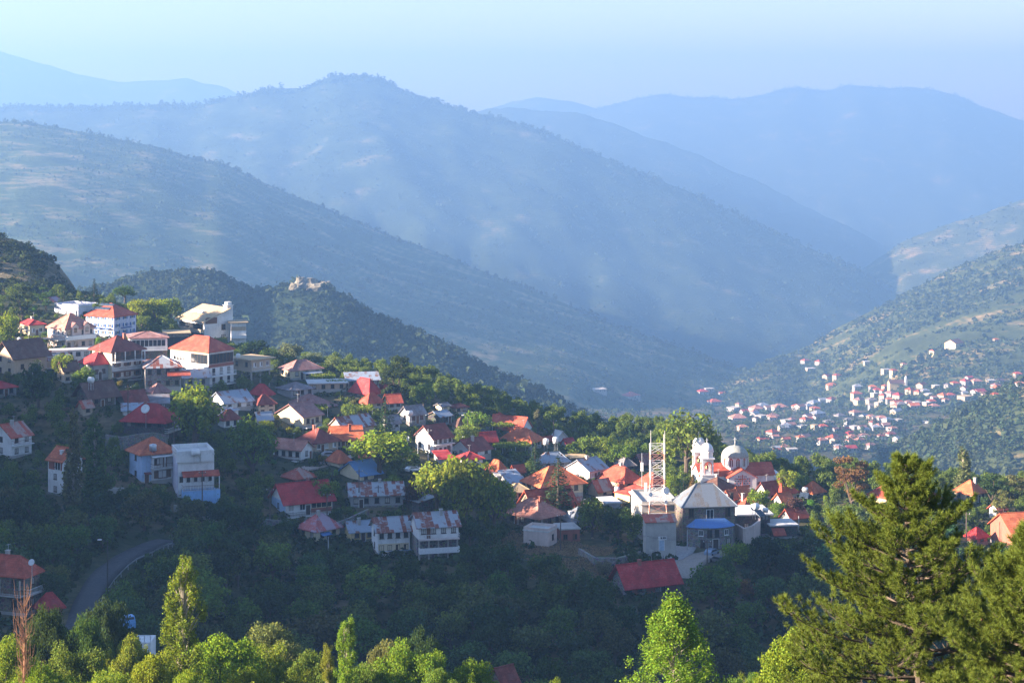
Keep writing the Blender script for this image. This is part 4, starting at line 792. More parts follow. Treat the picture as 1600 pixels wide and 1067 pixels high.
# ------------------------------------------------------------------ the church
def church():
    s = 485 / F; A = math.radians(7)
    X0 = P(1138, 774, 485)          # foot of the transept's left front corner
    e = empty('church', X0, A); tag(e, 'white domed church with red roofs and twin domed bell towers', 'church')
    wh = m_wall('church white plaster', (.78, .77, .74), .25); red = RM['red'](); lead = m_plain('pale grey dome lead', (.33, .34, .30), .7)
    RP = m_plain('red ochre paint', (.50, .14, .09), .7)
    k = s
    z_e = (774 - 746) * s; z_r = z_e + 1.9
    tw = 45 * s                      # transept width
    y1, y2 = 3.0, 11.0               # nave walls behind the transept front
    # nave
    xa, xb = -41 * s, 78 * s; zn = z_e + .1; zr = zn + 2.2; ym = (y1 + y2) / 2
    m = MB(); m.add([(xa, y1, -5), (xb, y1, -5), (xb, y2, -5), (xa, y2, -5), (xa, y1, zn), (xb, y1, zn), (xb, y2, zn), (xa, y2, zn), (xa, ym, zr), (xb, ym, zr)],
        [(0, 1, 5, 4), (1, 2, 6, 5), (2, 3, 7, 6), (3, 0, 4, 7), (4, 8, 7), (5, 6, 9)]); m.build('nave_wall', wh, e)
    m = MB(); o = .35
    m.slab([(xa - o, y1 - o, zn - .1), (xb + o, y1 - o, zn - .1), (xb + o, ym, zr + .1), (xa - o, ym, zr + .1)], .16); m.slab([(xb + o, y2 + o, zn - .1), (xa - o, y2 + o, zn - .1), (xa - o, ym, zr + .1), (xb + o, ym, zr + .1)], .16)
    m.build('nave_roof', red, e)
    # transept
    m = MB(); m.add([(0, 0, -5), (tw, 0, -5), (tw, 14, -5), (0, 14, -5), (0, 0, z_e), (tw, 0, z_e), (tw, 14, z_e), (0, 14, z_e), (tw / 2, 0, z_r), (tw / 2, 14, z_r)],
        [(0, 1, 5, 8, 4), (1, 2, 6, 5), (2, 3, 7, 9, 6), (3, 0, 4, 7)]); t = m.build('transept_wall', wh, e)
    m = MB(); m.slab([(-o, 14.3, z_e - .12), (-o, -.4, z_e - .12), (tw / 2, -.4, z_r + .08), (tw / 2, 14.3, z_r + .08)], .16); m.slab([(tw + o, -.4, z_e - .12), (tw + o, 14.3, z_e - .12), (tw / 2, 14.3, z_r + .08), (tw / 2, -.4, z_r + .08)], .16)
    m.build('transept_roof', red, e)
    # latticed window on the transept front: an arched grid with a cross
    m = MB(); cx = tw / 2
    for i in range(9):
        x = cx - 1.8 + .45 * i; top = z_e - 1.0 + math.sqrt(max(0, 2.1 ** 2 - (x - cx) ** 2)) * .75
        j = 0
        while .5 + j * .55 < top - .3:
            m.box(x - .13, x + .13, -.05, .02, .5 + j * .55, .5 + j * .55 + .36, 0 if (i + j) % 2 else 1); j += 1
    m.box(cx - .12, cx + .12, -.12, .02, 1.2, z_e + .6, 1).box(cx - .9, cx + .9, -.13, .02, z_e - .6, z_e - .36, 1)
    m.build('lattice_window', [GLASS, RP], t)
    # drum and dome
    dx, dy = 20 * s + .2, ym; r = 20 * s
    zd0, zd1 = zr - 1.6, zr + 1.9
    m = MB(); m.lathe([(r, zd0), (r, zd1), (r - .4, zd1 + .1)], dx, dy, 32); dr = m.build('drum', wh, e, False)
    na = 12
    for i in range(na):
        t0 = 2 * math.pi * i / na
        am = MB()
        for j in range(9):      # each arch: a slim dark window, red arch band, white hood
            pass
        n = 8; hw = .52
        arc = [(hw * math.cos(math.pi * q / n), .0 + hw * math.sin(math.pi * q / n)) for q in range(n + 1)]
        zb, zt = zd0 + 1.1, zd1 - .85
        am.box(-hw, hw, -.03, .05, zb, zt, 2)
        for q in (-.26, .26): am.box(q - .1, q + .1, -.06, -.032, zb + .1, zt, 0).box(q - .16, q + .16, -.045, -.0315, zb, zt + .1, 1)
        for q in range(n):
            (ax, az), (bx, bz) = arc[q], arc[q + 1]
            am.add([(ax, -.14, zt + az), (bx, -.14, zt + bz), (bx * .35, -.14, zt + bz * .35), (ax * .35, -.14, zt + az * .35)], [(0, 1, 2, 3)], 1)
            am.add([(ax, -.22, zt + az), (bx, -.22, zt + bz), (bx * 1.35, -.22, zt + bz * 1.35), (ax * 1.35, -.22, zt + az * 1.35), (ax, .2, zt + az), (bx, .2, zt + bz), (bx * 1.35, .2, zt + bz * 1.35), (ax * 1.35, .2, zt + az * 1.35)], [(0, 1, 2, 3), (3, 2, 6, 7), (0, 4, 5, 1)], 2)
        am.box(-hw - .16, -hw, -.2, .1, zb - .2, zt, 2).box(hw, hw + .16, -.2, .1, zb - .2, zt, 2)
        w = am.build('arched_window', [GLASS, RP, WHITE], dr); w.location = (dx + r * math.cos(t0), dy + r * math.sin(t0), 0); w.rotation_euler = (0, 0, t0 + math.pi / 2)
    R2 = r + .25; prof = [(R2 * math.cos(q), zd1 - .35 + R2 * .82 * math.sin(q)) for q in np.linspace(0, math.pi / 2 - .03, 12)] + [(.12, zd1 - .3 + R2 * .85), (.03, zd1 + .3 + R2 * .85)]
    m = MB(); m.lathe(prof, dx, dy, 32); dm = m.build('dome', lead, e, True)
    m = MB(); zt = zd1 + R2 * .85; m.tube((dx, dy, zt - .2), (dx, dy, zt + 1.5), .08, .05); m.box(dx - .4, dx + .4, dy - .05, dy + .05, zt + .95, zt + 1.07); m.build('cross', WHITE, dm)
    # apse
    ra = 2.6; m = MB(); m.lathe([(ra, -5), (ra, zn - 1.6)] + [(ra * math.cos(q), zn - 1.6 + ra * .8 * math.sin(q)) for q in np.linspace(.1, math.pi / 2 - .02, 9)], xb, ym, 24); m.build('apse', wh, e, True)
    for x in (tw + 1.6, tw + 3.6, -1.6, -3.4):
        am = MB(); n = 8
        for q in range(n):
            a0, a1 = math.pi * q / n, math.pi * (q + 1) / n
            am.add([(.5 * math.cos(a0), -.06, .6 + .5 * math.sin(a0)), (.5 * math.cos(a1), -.06, .6 + .5 * math.sin(a1)), (0, -.06, .6)], [(0, 1, 2)], 0)
            am.add([(.5 * math.cos(a0), -.09, .6 + .5 * math.sin(a0)), (.5 * math.cos(a1), -.09, .6 + .5 * math.sin(a1)), (.68 * math.cos(a1), -.09, .6 + .68 * math.sin(a1)), (.68 * math.cos(a0), -.09, .6 + .68 * math.sin(a0))], [(0, 1, 2, 3)], 1)
        am.box(-.5, .5, -.06, .02, -.6, .6); am.build('arched_window', [GLASS, RP], e, loc=(x, y1, 1.4))
    # twin bell towers at the two corners of the west front
    for yt in (y1 - .6, y2 + .6):
        b = 1.35; xt = -41 * s + 1.6; z0, z1, z2 = z_e - .1, z_e + .4, z_e + 4.3
        m = MB(); m.box(xt - b - .2, xt + b + .2, yt - b - .2, yt + b + .2, -5, z1).box(xt - b - .35, xt + b + .35, yt - b - .35, yt + b + .35, z1 + .002, z1 + .3)
        for sx in (-1, 1):
            for sy in (-1, 1):
                cxp, cyp = xt + sx * (b - .35), yt + sy * (b - .35); m.box(cxp - .35, cxp + .35, cyp - .35, cyp + .35, z1 + .302, z2 - .6)
        m.box(xt - b, xt + b, yt - b, yt + b, z2 - .598, z2).box(xt - b - .3, xt + b + .3, yt - b - .3, yt + b + .3, z2 + .002, z2 + .35)
        T = m.build('bell_tower', wh, e)
        m = MB(); m.lathe([(1.5, z2 + .36), (1.5, z2 + 1.6), (1.75, z2 + 1.65), (1.75, z2 + 1.95)], xt, yt, 8); m.build('lantern', wh, T)
        m = MB(); m.lathe([(1.6 * math.cos(q), z2 + 1.96 + 1.9 * math.sin(q)) for q in np.linspace(0, math.pi / 2 - .03, 10)], xt, yt, 20); m.build('tower_dome', WHITE, T, True)
        m = MB(); m.tube((xt, yt, z2 + 3.8), (xt, yt, z2 + 5.0), .07, .04).box(xt - .3, xt + .3, yt - .04, yt + .04, z2 + 4.5, z2 + 4.6); m.build('cross', WHITE, T)
        for ang in (0, 1, 2, 3):
            am = MB(); n = 10
            for q in range(n):
                a0, a1 = math.pi * q / n, math.pi * (q + 1) / n; R0, R1 = .72, 1.02; zc = z2 - 1.5
                for (ra_, rb_, mi, yo) in ((R0, R1, 0, -.05), (R1, 1.16, 1, -.03)):
                    am.add([(ra_ * math.cos(a0), yo, zc + ra_ * math.sin(a0)), (ra_ * math.cos(a1), yo, zc + ra_ * math.sin(a1)), (rb_ * math.cos(a1), yo, zc + rb_ * math.sin(a1)), (rb_ * math.cos(a0), yo, zc + rb_ * math.sin(a0))], [(0, 1, 2, 3)], mi)
            am.box(-.85, -.72, -.06, .1, z1 + .31, z2 - 1.5, 0).box(.72, .85, -.06, .1, z1 + .31, z2 - 1.5, 0).box(-.72, .72, -.04, .0, z1 + .31, z1 + 1.1, 1)
            w = am.build('arch', [RP, WHITE], T, loc=(xt, yt, 0)); w.rotation_euler = (0, 0, ang * math.pi / 2)
            w.location = (xt + math.sin(ang * math.pi / 2) * (b + .01), yt - math.cos(ang * math.pi / 2) * (b + .01), 0)
        m = MB(); m.lathe([(.42, z2 - 2.3), (.36, z2 - 2.1), (.26, z2 - 1.7), (.1, z2 - 1.5)], xt, yt, 12); m.tube((xt, yt, z2 - 1.5), (xt, yt, z2 - .6), .05); m.build('bell', m_plain('bronze', (.12, .08, .04), .4, .8), T)
    H = Hs(); H.px = (1096, 1222); H.py = (692, 768); H.Y = 488; H.pxm = 1160; H.nick = 'the white church'; H.c = (X0.x + 6, X0.y + 6); H.rad = 13; HOUSES.append(H)
church()

# ------------------------------------------------------------------ lattice tower on the concrete building
def lattice_tower():
    s = 428 / F; base = P(1027, 812, 429); e = empty('lattice_tower', base); tag(e, 'red and white lattice radio tower standing on the concrete building', 'radio tower')
    RW = m_plain('faded red tower paint', (.52, .25, .19), .6, .2); WW = m_plain('white tower paint', (.75, .73, .70), .6, .2)
    hw = lambda z: 2.1 - .55 * min(1, z / 6.0) if z < 6 else 1.5
    top = (812 - 694) * s; nS = 9; lv = [top * i / nS for i in range(nS + 1)]
    for i in range(nS):
        z0, z1 = lv[i], lv[i + 1]; a, b = hw(z0), hw(z1); m = MB()
        c0 = [(-a, -a, z0), (a, -a, z0), (a, a, z0), (-a, a, z0)]; c1 = [(-b, -b, z1), (b, -b, z1), (b, b, z1), (-b, b, z1)]
        for q in range(4):
            p = (q + 1) % 4
            m.tube(c0[q], c1[q], .11, n=5); m.tube(c1[q], c1[p], .06, n=4); m.tube(c0[q], c1[p], .05, n=4); m.tube(c0[p], c1[q], .05, n=4)
        m.build('section', [RW if i % 3 == 1 else WW], e)
    for sx, sy, h in ((-1, -1, 3.3), (1, -1, 3.2), (1, 1, 2.0)):
        m = MB(); m.tube((sx * 1.5, sy * 1.5, top - .6), (sx * 1.5, sy * 1.5, top + h), .07, .04); m.build('antenna_rod', WW, e)
    for x, y, z, r in ((1.7, -1.7, 6.6, .75), (-1.7, -1.7, 5.8, .5), (1.6, -1.7, 4.2, .4)):
        m = MB(); m.lathe([(.05, 0), (r * .6, .08), (r, .3), (r * .98, .33), (r * .55, .12), (.05, .05)], 0, 0, 18, cap=False)
        o = m.build('dish_antenna', WHITE, e, True, (x, y, z)); o.rotation_euler = (math.radians(80), 0, math.radians(20))
    m = MB(); m.box(-2.9, -2.3, -1.8, -1.4, 6.2, 8.3); m.box(-2.3, -1.6, -1.65, -1.55, 7.0, 7.1); m.build('panel_antenna', WHITE, e)
    H = Hs(); H.px = (1010, 1044); H.py = (680, 812); H.Y = 428; H.pxm = 1027; H.nick = None; H.c = (base.x, base.y); H.rad = 2; HOUSES.append(H)
lattice_tower()
# a slim mobile mast left of the lattice tower
def mast():
    b = P(1003, 790, 470); e = empty('phone_mast', b); tag(e, 'slim mast with a white panel antenna left of the lattice tower', 'mast')
    MB().tube((0, 0, -2), (0, 0, 12.5), .12, .07).build('pole', GALV, e); MB().box(-.35, .35, -.3, .1, 8.2, 10.2).build('panel_antenna', WHITE, e)
mast()

# ------------------------------------------------------------------ roof tanks, dishes, poles, car, truck, walls, road
def water_tank(px, py, Y, label, r=.55, L=1.3, stand=1.1, horizontal=True, mat=None, panel=False):
    e = empty('water_tank', P(px, py, Y), random.uniform(-.5, .9)); tag(e, label, 'water tank', 'solar water tanks on the roofs')
    m = MB()
    if horizontal:
        prof = [(.02, -L / 2), (r * .7, -L / 2 + .03), (r, -L / 2 + .15), (r, L / 2 - .15), (r * .7, L / 2 - .03), (.02, L / 2)]
        m.lathe(prof, 0, 0, 16); o = m.build('tank', mat or WHITE, e, True, (0, 0, stand + r)); o.rotation_euler = (0, math.radians(90), 0)
    else:
        m.lathe([(.02, 0), (r, .02), (r, L), (r * .8, L + .12), (.15, L + .25), (.02, L + .25)], 0, 0, 16); m.build('tank', mat or WHITE, e, True, (0, 0, stand))
    m = MB()
    for sx in (-.4, .4):
        for sy in (-.35, .35): m.box(sx - .03, sx + .03, sy - .03, sy + .03, -1.0, stand + .1)
    m.box(-.5, .5, -.45, .45, stand - .05, stand); m.build('stand', GALV, e)
    if panel:
        for q in (-.55, .55):
            m = MB(); m.box(-.5, .5, -.9, .9, 0, .08).box(-.53, .53, -.93, .93, -.05, -.002, 1); o = m.build('solar_panel', [SOLAR, GALV], e, False, (q, -1.3, stand * .45)); o.rotation_euler = (math.radians(35), 0, 0)
for a in [(853, 701, 520, 'left one of two big white tanks on the white metal roof', .75, 1.4, 1.1, False), (868, 700, 520, 'right one of two big white tanks on the white metal roof', .75, 1.4, 1.3, False),
          (640, 655, 500, 'white tank on a stand beside the grey gabled house', .6, 1.6, 1.0, True), (239, 706, 442, 'steel tank on the pale blue house balcony roof', .8, 1.3, .3, False, GALV),
          (306, 716, 436, 'big white cylinder tank on the white tavern roof', .7, 1.8, .6, True), (1180, 803, 424, 'large white tank above solar panels on the flat cream slab', .7, 1.7, .9, True, None, True),
          (1196, 804, 426, 'smaller white tank at the right end of the flat cream slab', .45, 1.2, .6, True), (284, 545, 560, 'grey tank on the big white guesthouse roof', .8, 1.6, .3, True, GALV),
          (372, 562, 545, 'white tank on the stilted stone house', .6, 1.2, .3, False), (447, 572, 580, 'white tank on the mauve-brown crest house', .7, 1.3, .8, False), (466, 573, 575, 'double white tank behind the mauve-brown crest house', .6, 1.8, .5, True),
          (1258, 775, 480, 'steel solar tank left of the bright orange gable', .6, 1.4, 1.0, True, GALV, True), (773, 657, 600, 'left white tank on the skyline red roof', .6, 1.2, .6, False), (783, 657, 600, 'right white tank on the skyline red roof', .6, 1.2, .6, False),
          (774, 671, 585, 'solar tank lying on the broad red roof', .6, 1.5, .4, True, None, True), (964, 770, 470, 'white tank on the yellow-walled house', .6, 1.0, .3, False), (142, 603, 480, 'white tank on the derelict dark-roofed house', .7, 1.4, .8, True), (30, 538, 520, 'white tank on the brown-gabled beige house', .5, 1.2, .4, False)]:
    water_tank(*a)
def dish(px, pyb, Y, pole, r, label):
    e = empty('satellite_dish', P(px, pyb, Y)); tag(e, label, 'satellite dish')
    MB().tube((0, 0, -2), (0, 0, pole), .06).build('pole', GALV, e)
    m = MB(); m.lathe([(.03, 0), (r * .5, .06 * r), (r * .85, .2 * r), (r, .3 * r), (r, .33 * r), (r * .5, .1 * r), (.03, .04)], 0, 0, 20, cap=False); o = m.build('reflector', WHITE, e, True, (0, -.1, pole)); o.rotation_euler = (math.radians(65), 0, math.radians(-15))
    m = MB(); m.tube((0, -.1, pole), (.05, -.9 * r - .1, pole + .35 * r), .025); m.build('feed_arm', GALV, e)
dish(228, 655, 470, 2.4, 1.1, 'big white satellite dish on a pole beside the maroon roof')
dish(1040, 778, 440, 1.6, .8, 'white satellite dish behind the lattice tower')
dish(637, 690, 500, .8, .6, 'small white dish below the grey gabled house')
dish(50, 884, 326, .6, .55, 'white dish behind the brown house at the lower left')
def pole(px, pyb, pyt, label, lamp=False, cross=True, steel=False):
    Y = depth(px, pyb) - 1.0; e = empty('street_lamp' if lamp else 'utility_pole', P(px, pyb, Y)); tag(e, label, 'street lamp' if lamp else 'utility pole')
    h = (pyb - pyt) * Y / F; MB().tube((0, 0, -3), (0, 0, h), .15, .10, 8).build('pole', GALV if steel else (IRON if lamp else WOODP), e)
    if lamp:
        MB().tube((0, 0, h - .1), (-1.1, -.2, h + .25), .05).build('arm', IRON, e); MB().box(-1.7, -1.0, -.35, -.05, h + .2, h + .36).build('lamp_head', WHITE, e)
    elif cross:
        MB().box(-.8, .8, -.06, .06, h - .55, h - .43).build('crossarm', WOODP, e)
        for x in (-.7, 0, .7): MB().lathe([(.05, h - .43), (.07, h - .3), (.03, h - .2)], x, 0, 8).build('insulator', WHITE, e)
    return Vector((P(px, pyb, Y).x, Y, P(px, pyb, Y).z + h))
T1 = pole(876, 858, 803, 'tall pale wooden pole beside the flat-roofed garage')
T2 = pole(1105, 880, 843, 'wooden pole on the earth mound before the stone school')
pole(316, 786, 735, 'dark pole in front of the white tavern'); pole(272, 708, 650, 'tall pole between the pale blue house and the bright tree')
pole(200, 652, 602, 'slender pole above the crimson hip roof'); pole(422, 818, 762, 'dark pole at the left end of the crimson-roofed white house')
pole(511, 812, 770, 'dark pole at the right end of the crimson-roofed white house'); pole(561, 790, 733, 'pole in front of the long low rusty roof, on the left')
pole(591, 790, 758, 'shorter pole in front of the long low rusty roof, on the right'); pole(653, 716, 676, 'pole at the left corner of the white two-storey lane house', steel=True)
pole(669, 728, 670, 'tall pole in front of the white two-storey lane house', steel=True); pole(168, 925, 845, 'street lamp standing on the bend of the asphalt road', lamp=True)
pole(745, 672, 645, 'upper street lamp along the steep lane', lamp=True); pole(731, 684, 650, 'lower street lamp along the steep lane', lamp=True)
pole(1074, 862, 828, 'thin steel pole beside the blank concrete building', cross=False, steel=True); pole(513, 880, 838, 'pale concrete pole below the pink tin-roofed cream house', cross=False, steel=True)
pole(1248, 832, 806, 'grey pole by the red lean-to building', cross=False, steel=True); pole(838, 770, 742, 'wooden pole beside the two-toned orange roof')
pole(865, 690, 655, 'pole on the crest right of the broad red roof'); pole(1510, 850, 800, 'wooden pole near the umbrella pines')
for k, dz in enumerate((-.2, -.5)):
    m = MB(); n = 14
    for i in range(n):
        a, b = i / n, (i + 1) / n; f = lambda t: T1.lerp(T2, t) + Vector((k * .5, 0, dz - 5 * t * (1 - t)))
        m.tube(f(a), f(b), .025, n=4)
    tag(m.build('power_line', IRON), f'{("upper", "lower")[k]} of two wires sagging from the garage pole to the mound pole', 'power line')

def car(px, py, Y, rz, label, paint):
    e = empty('parked_car', P(px, py, Y), rz); tag(e, label, 'car')
    pm = m_plain('car paint ' + label[:9], paint, .3, .3, .05); BL = m_plain('tyre rubber', (.02, .02, .02), .9)
    prof = [(-2.0, .35), (2.0, .35), (2.05, .75), (1.2, .88), (.55, 1.38), (-1.2, 1.42), (-1.95, .95)]
    m = MB(); n = len(prof); m.add([(x, -.8 + .08 * (z > 1), z) for x, z in prof] + [(x, .8 - .08 * (z > 1), z) for x, z in prof], [tuple(range(n)), tuple(range(2 * n - 1, n - 1, -1))] + [(i, n + i, n + (i + 1) % n, (i + 1) % n) for i in range(n)])
    m.build('body', pm, e)
    m = MB()
    for y in (-.81, .81): m.add([(1.0, y, .92), (.5, y * .93, 1.30), (-1.1, y * .93, 1.34), (-1.6, y, .98)], [(0, 1, 2, 3)])
    m.add([(1.15, -.68, .93), (1.15, .68, .93), (.62, .62, 1.34), (.62, -.62, 1.34)], [(0, 1, 2, 3)]); m.build('window', GLASS, e)
    for x in (-1.25, 1.3):
        for y in (-.78, .78):
            w = MB().lathe([(.05, -.1), (.31, -.1), (.33, -.05), (.33, .05), (.31, .1), (.05, .1)], 0, 0, 16).build('wheel', BL, e, False, (x, y, .33)); w.rotation_euler = (math.radians(90), 0, 0)
    for y in (-.6, .6): MB().box(2.0, 2.06, y - .15, y + .15, .6, .74).build('headlight', WHITE, e)
def gcar(px, py, rz, label, paint, lift=.1):
    Y = depth(px, py); p = gpt(px, Y, lift); car(px, HZ - p.z * F / Y, Y, rz, label, paint)
gcar(646, 738, .6, 'white car parked behind the big bright trees', (.7, .72, .75)); gcar(515, 716, .3, 'small silver car parked by the bright orange roof', (.45, .46, .48))
gcar(1112, 868, 1.0, 'grey-blue car parked on the dirt yard before the school', (.25, .32, .42)); gcar(1122, 879, 2.2, 'dark grey car at the dirt yard edge under the trees', (.12, .13, .15))

def blue_truck():
    Y = 300; e = empty('truck', P(200, 984, Y), .5); tag(e, 'small blue truck cab behind the foreground trees at lower left', 'truck')
    m = MB(); m.box(-.9, .9, -1.0, .7, .5, 1.3).add([(-.9, -1, 1.3), (.9, -1, 1.3), (.9, .7, 1.3), (-.9, .7, 1.3), (-.8, -.7, 2.2), (.8, -.7, 2.2), (.8, .6, 2.2), (-.8, .6, 2.2)], [(4, 5, 6, 7), (0, 1, 5, 4), (1, 2, 6, 5), (2, 3, 7, 6), (3, 0, 4, 7)])
    m.build('cab', m_plain('truck blue', (.12, .3, .55), .4), e); m = MB(); m.add([(-.72, -.96, 1.4), (.72, -.96, 1.4), (.68, -.74, 2.1), (-.68, -.74, 2.1)], [(0, 1, 2, 3)]); m.build('windscreen', GLASS, e)
    MB().box(-.95, .95, .75, 4.0, .6, .75).box(-.95, -.9, .75, 4.0, .752, 1.3).box(.9, .95, .75, 4.0, .752, 1.3).build('flatbed', m_plain('truck blue'), e)
    for x in (-.75, .75):
        for y in (-.5, 3.0):
            w = MB().lathe([(.05, -.12), (.4, -.12), (.42, 0), (.4, .12), (.05, .12)], 0, 0, 16).build('wheel', m_plain('tyre rubber', (.02,) * 3), e, False, (x, y, .42)); w.rotation_euler = (0, math.radians(90), 0)
m_plain('truck blue', (.12, .3, .55), .4); blue_truck()
m = MB(); o = P(216, 1008, 290); tag(empty('basin', o), None); e = bpy.data.objects['basin']; tag(e, 'white concrete basin with a railing behind the left poplar', 'basin')
MB().box(-2.2, 2.2, -2, 2, -4, 1.0).build('basin_wall', WM['white'](), e)
r = MB(); [r.box(x - .04, x + .04, -1.9, -1.8, 1.002, 1.9) for x in np.linspace(-2.1, 2.1, 6)]; r.box(-2.15, 2.15, -1.9, -1.8, 1.902, 1.98); r.build('railing', GALV, e)

def strip(name, pts, width, mat, lift, label=None, cat=None, kind=None):
    """a road or path laid on the slope through photo points"""
    W = []
    for px, py in pts:
        Y = depth(px, py); W.append(Vector(((px - 800) / F * Y, Y, 0)))
    Q = []
    for i in range(len(W) - 1):
        for k in range(8): Q.append(W[i].lerp(W[i + 1], k / 8))
    Q.append(W[-1])
    for _ in range(6): Q = [Q[0]] + [(Q[i - 1] + Q[i] * 2 + Q[i + 1]) / 4 for i in range(1, len(Q) - 1)] + [Q[-1]]
    V = []; Fc = []; nw = 5
    for i, p in enumerate(Q):
        t = (Q[min(i + 1, len(Q) - 1)] - Q[max(i - 1, 0)]); t.normalize(); nrm = Vector((-t.y, t.x, 0))
        row = []
        for j in range(nw):
            q = p + nrm * (j / (nw - 1) - .5) * width; row.append((q.x, q.y))
        zm = max(float(ground_z(800 + x / y * F, y)) for x, y in row)
        for x, y in row: V.append((x, y, zm + lift))
        for x, y in (row[0], row[-1]): V.append((x, y, zm - 2.5))
    n = nw + 2
    for i in range(len(Q) - 1):
        for j in range(nw - 1): Fc.append((i * n + j, i * n + j + 1, (i + 1) * n + j + 1, (i + 1) * n + j))
        Fc.append((i * n + nw, i * n, (i + 1) * n, (i + 1) * n + nw)); Fc.append((i * n + nw - 1, i * n + nw + 1, (i + 1) * n + nw + 1, (i + 1) * n + nw - 1))
    o = link_mesh(name, np_mesh(name, np.array(V), np.array(Fc), mat, False)); tag(o, label, cat, None, kind or 'structure'); return Q
ASPH = m_plain('worn asphalt', (.06, .06, .065), .9, var=.35); DIRT = m_plain('pale dirt', (.30, .26, .22), .95, var=.2)
RQ = strip('road', [(120, 985), (130, 950), (148, 915), (178, 885), (215, 862), (240, 850), (258, 845)], 4.0, ASPH, .12)
strip('lane', [(735, 700), (742, 685), (755, 668), (775, 655)], 4.0, ASPH, .12)
strip('dirt_track', [(1062, 905), (1072, 888), (1092, 872), (1118, 866), (1142, 866)], 5.5, DIRT, .12)
strip('yard', [(1000, 905), (1030, 882), (1062, 868), (1075, 850)], 5.0, m_plain('grey concrete yard', (.33, .32, .31), .9), .1)
strip('terrace_path', [(470, 735), (500, 728), (540, 718), (575, 712)], 4.0, m_plain('paved terrace', (.36, .29, .24), .9), .1)
def lwall(name, label, pts, h, th, wm, cat='wall'):
    m = MB(); W = []
    for px, py in pts:
        Y = depth(px, py); W.append(gpt(px, Y))
    c = W[0]
    for a, b in zip(W[:-1], W[1:]):
        d = (b - a); L = d.length; d.z = 0; d.normalize(); nn = Vector((-d.y, d.x, 0)) * th / 2
        pts4 = [a - nn, b - nn, b + nn, a + nn]
        m.add([(p.x - c.x, p.y - c.y, p.z - c.z - 3) for p in pts4] + [(p.x - c.x, p.y - c.y, p.z - c.z + h) for p in pts4], [(0, 3, 2, 1), (4, 5, 6, 7), (0, 1, 5, 4), (1, 2, 6, 5), (2, 3, 7, 6), (3, 0, 4, 7)])
    o = m.build(name, WM[wm](), loc=c); tag(o, label, cat)
lwall('retaining_wall', 'stone retaining wall below the crimson-roofed dark stone house', [(165, 700), (190, 703), (215, 698), (240, 696), (262, 700)], 3.0, .6, 'greystone')
lwall('retaining_wall', 'curved pale retaining wall right of the stone school', [(1150, 850), (1163, 856), (1176, 852), (1186, 842), (1188, 830)], 4.2, .5, 'pink')
lwall('retaining_wall', 'dark stone wall along the terrace below the silver roof', [(905, 868), (930, 885), (965, 884), (1000, 872)], 1.6, .5, 'greystone')
lwall('retaining_wall', 'low stone wall behind the pink tin-roofed cream house', [(520, 836), (545, 826), (575, 812)], 2.0, .5, 'greystone')
lwall('retaining_wall', 'concrete wall fragment among dark trees left of the pale blue house', [(168, 778), (195, 778)], 2.4, .5, 'concrete')
lwall('retaining_wall', 'grey stone wall below the crimson-roofed white house', [(405, 822), (440, 826), (480, 822)], 1.6, .5, 'greystone')
lwall('retaining_wall', 'white parapet wall along the steep lane', [(712, 706), (722, 692), (735, 676)], 1.8, .35, 'white')
lwall('retaining_wall', 'long pale wall below the white tavern', [(272, 800), (300, 808), (330, 818), (360, 822)], 1.6, .4, 'concrete')
def guard_rail():
    m = MB(); pts = [p for i, p in enumerate(RQ) if i % 3 == 0]; prev = None
    c = None
    e = None
    for i, p in enumerate(pts[:-1]):
        t = pts[i + 1] - p; t.normalize(); q = p + Vector((t.y, -t.x, 0)) * 2.6
        q.z = float(ground_z(800 + q.x / q.y * F, q.y)) + .3
        if e is None: e = empty('guard_rail', q); tag(e, 'steel guard rail along the outer edge of the asphalt road', 'guard rail'); c = q.copy()
        q = q - c; MB().box(q.x - .06, q.x + .06, q.y - .06, q.y + .06, q.z - .6, q.z + .7).build('post', GALV, e)
        if prev is not None: m.slab([prev + Vector((0, -.04, .68)), q + Vector((0, -.04, .68)), q + Vector((0, .04, .68)), prev + Vector((0, .04, .68))], .3)
        prev = q
    m.build('rail', GALV, e)
guard_rail()
# ------------------------------------------------------------------ rock with ruined walls on the spur
def rock():
    Y = 1680; b = P(487, 449, Y); e = empty('rock_outcrop', b); tag(e, 'pale rocky outcrop like a ruined fort on the wooded spur', 'rock outcrop')
    RK = m_hill('pale rock', (.17, .15, .11), (.44, .40, .33), .45, .25)
    for (x0, x1, y0, y1, h, sd) in ((-9, 6, -4, 9, 5.6, 1), (-11, -2, -5, 5, 6.6, 2), (-3, 9, -8, 3, 2.6, 3), (3, 13, -3, 6, 3.4, 4), (-14, -6, -6, 2, 2.4, 5)):
        n = 14; th = np.linspace(0, 2 * math.pi, n, endpoint=False); rr = np.random.default_rng(sd); V = []; levels = 8
        for k in range(levels):
            f = k / (levels - 1)
            for i in range(n):
                q = (1 - .45 * f ** 2) * (1 + .34 * (rr.random() - .5)); V.append(((x0 + x1) / 2 + (x1 - x0) / 2 * q * math.cos(th[i]), (y0 + y1) / 2 + (y1 - y0) / 2 * q * math.sin(th[i]), -4 + (h + 4) * f + rr.random() * 1.3))
        Fc = [(k * n + i, k * n + (i + 1) % n, (k + 1) * n + (i + 1) % n, (k + 1) * n + i) for k in range(levels - 1) for i in range(n)]
        V.append(((x0 + x1) / 2, (y0 + y1) / 2, h + .5)); Fc2 = [((levels - 1) * n + i, (levels - 1) * n + (i + 1) % n, len(V) - 1) for i in range(n)]
        m = MB(); m.add(V, Fc + Fc2); m.build('boulder', RK, e)
    e.scale = (1.4, 1.3, 1.15)
rock()

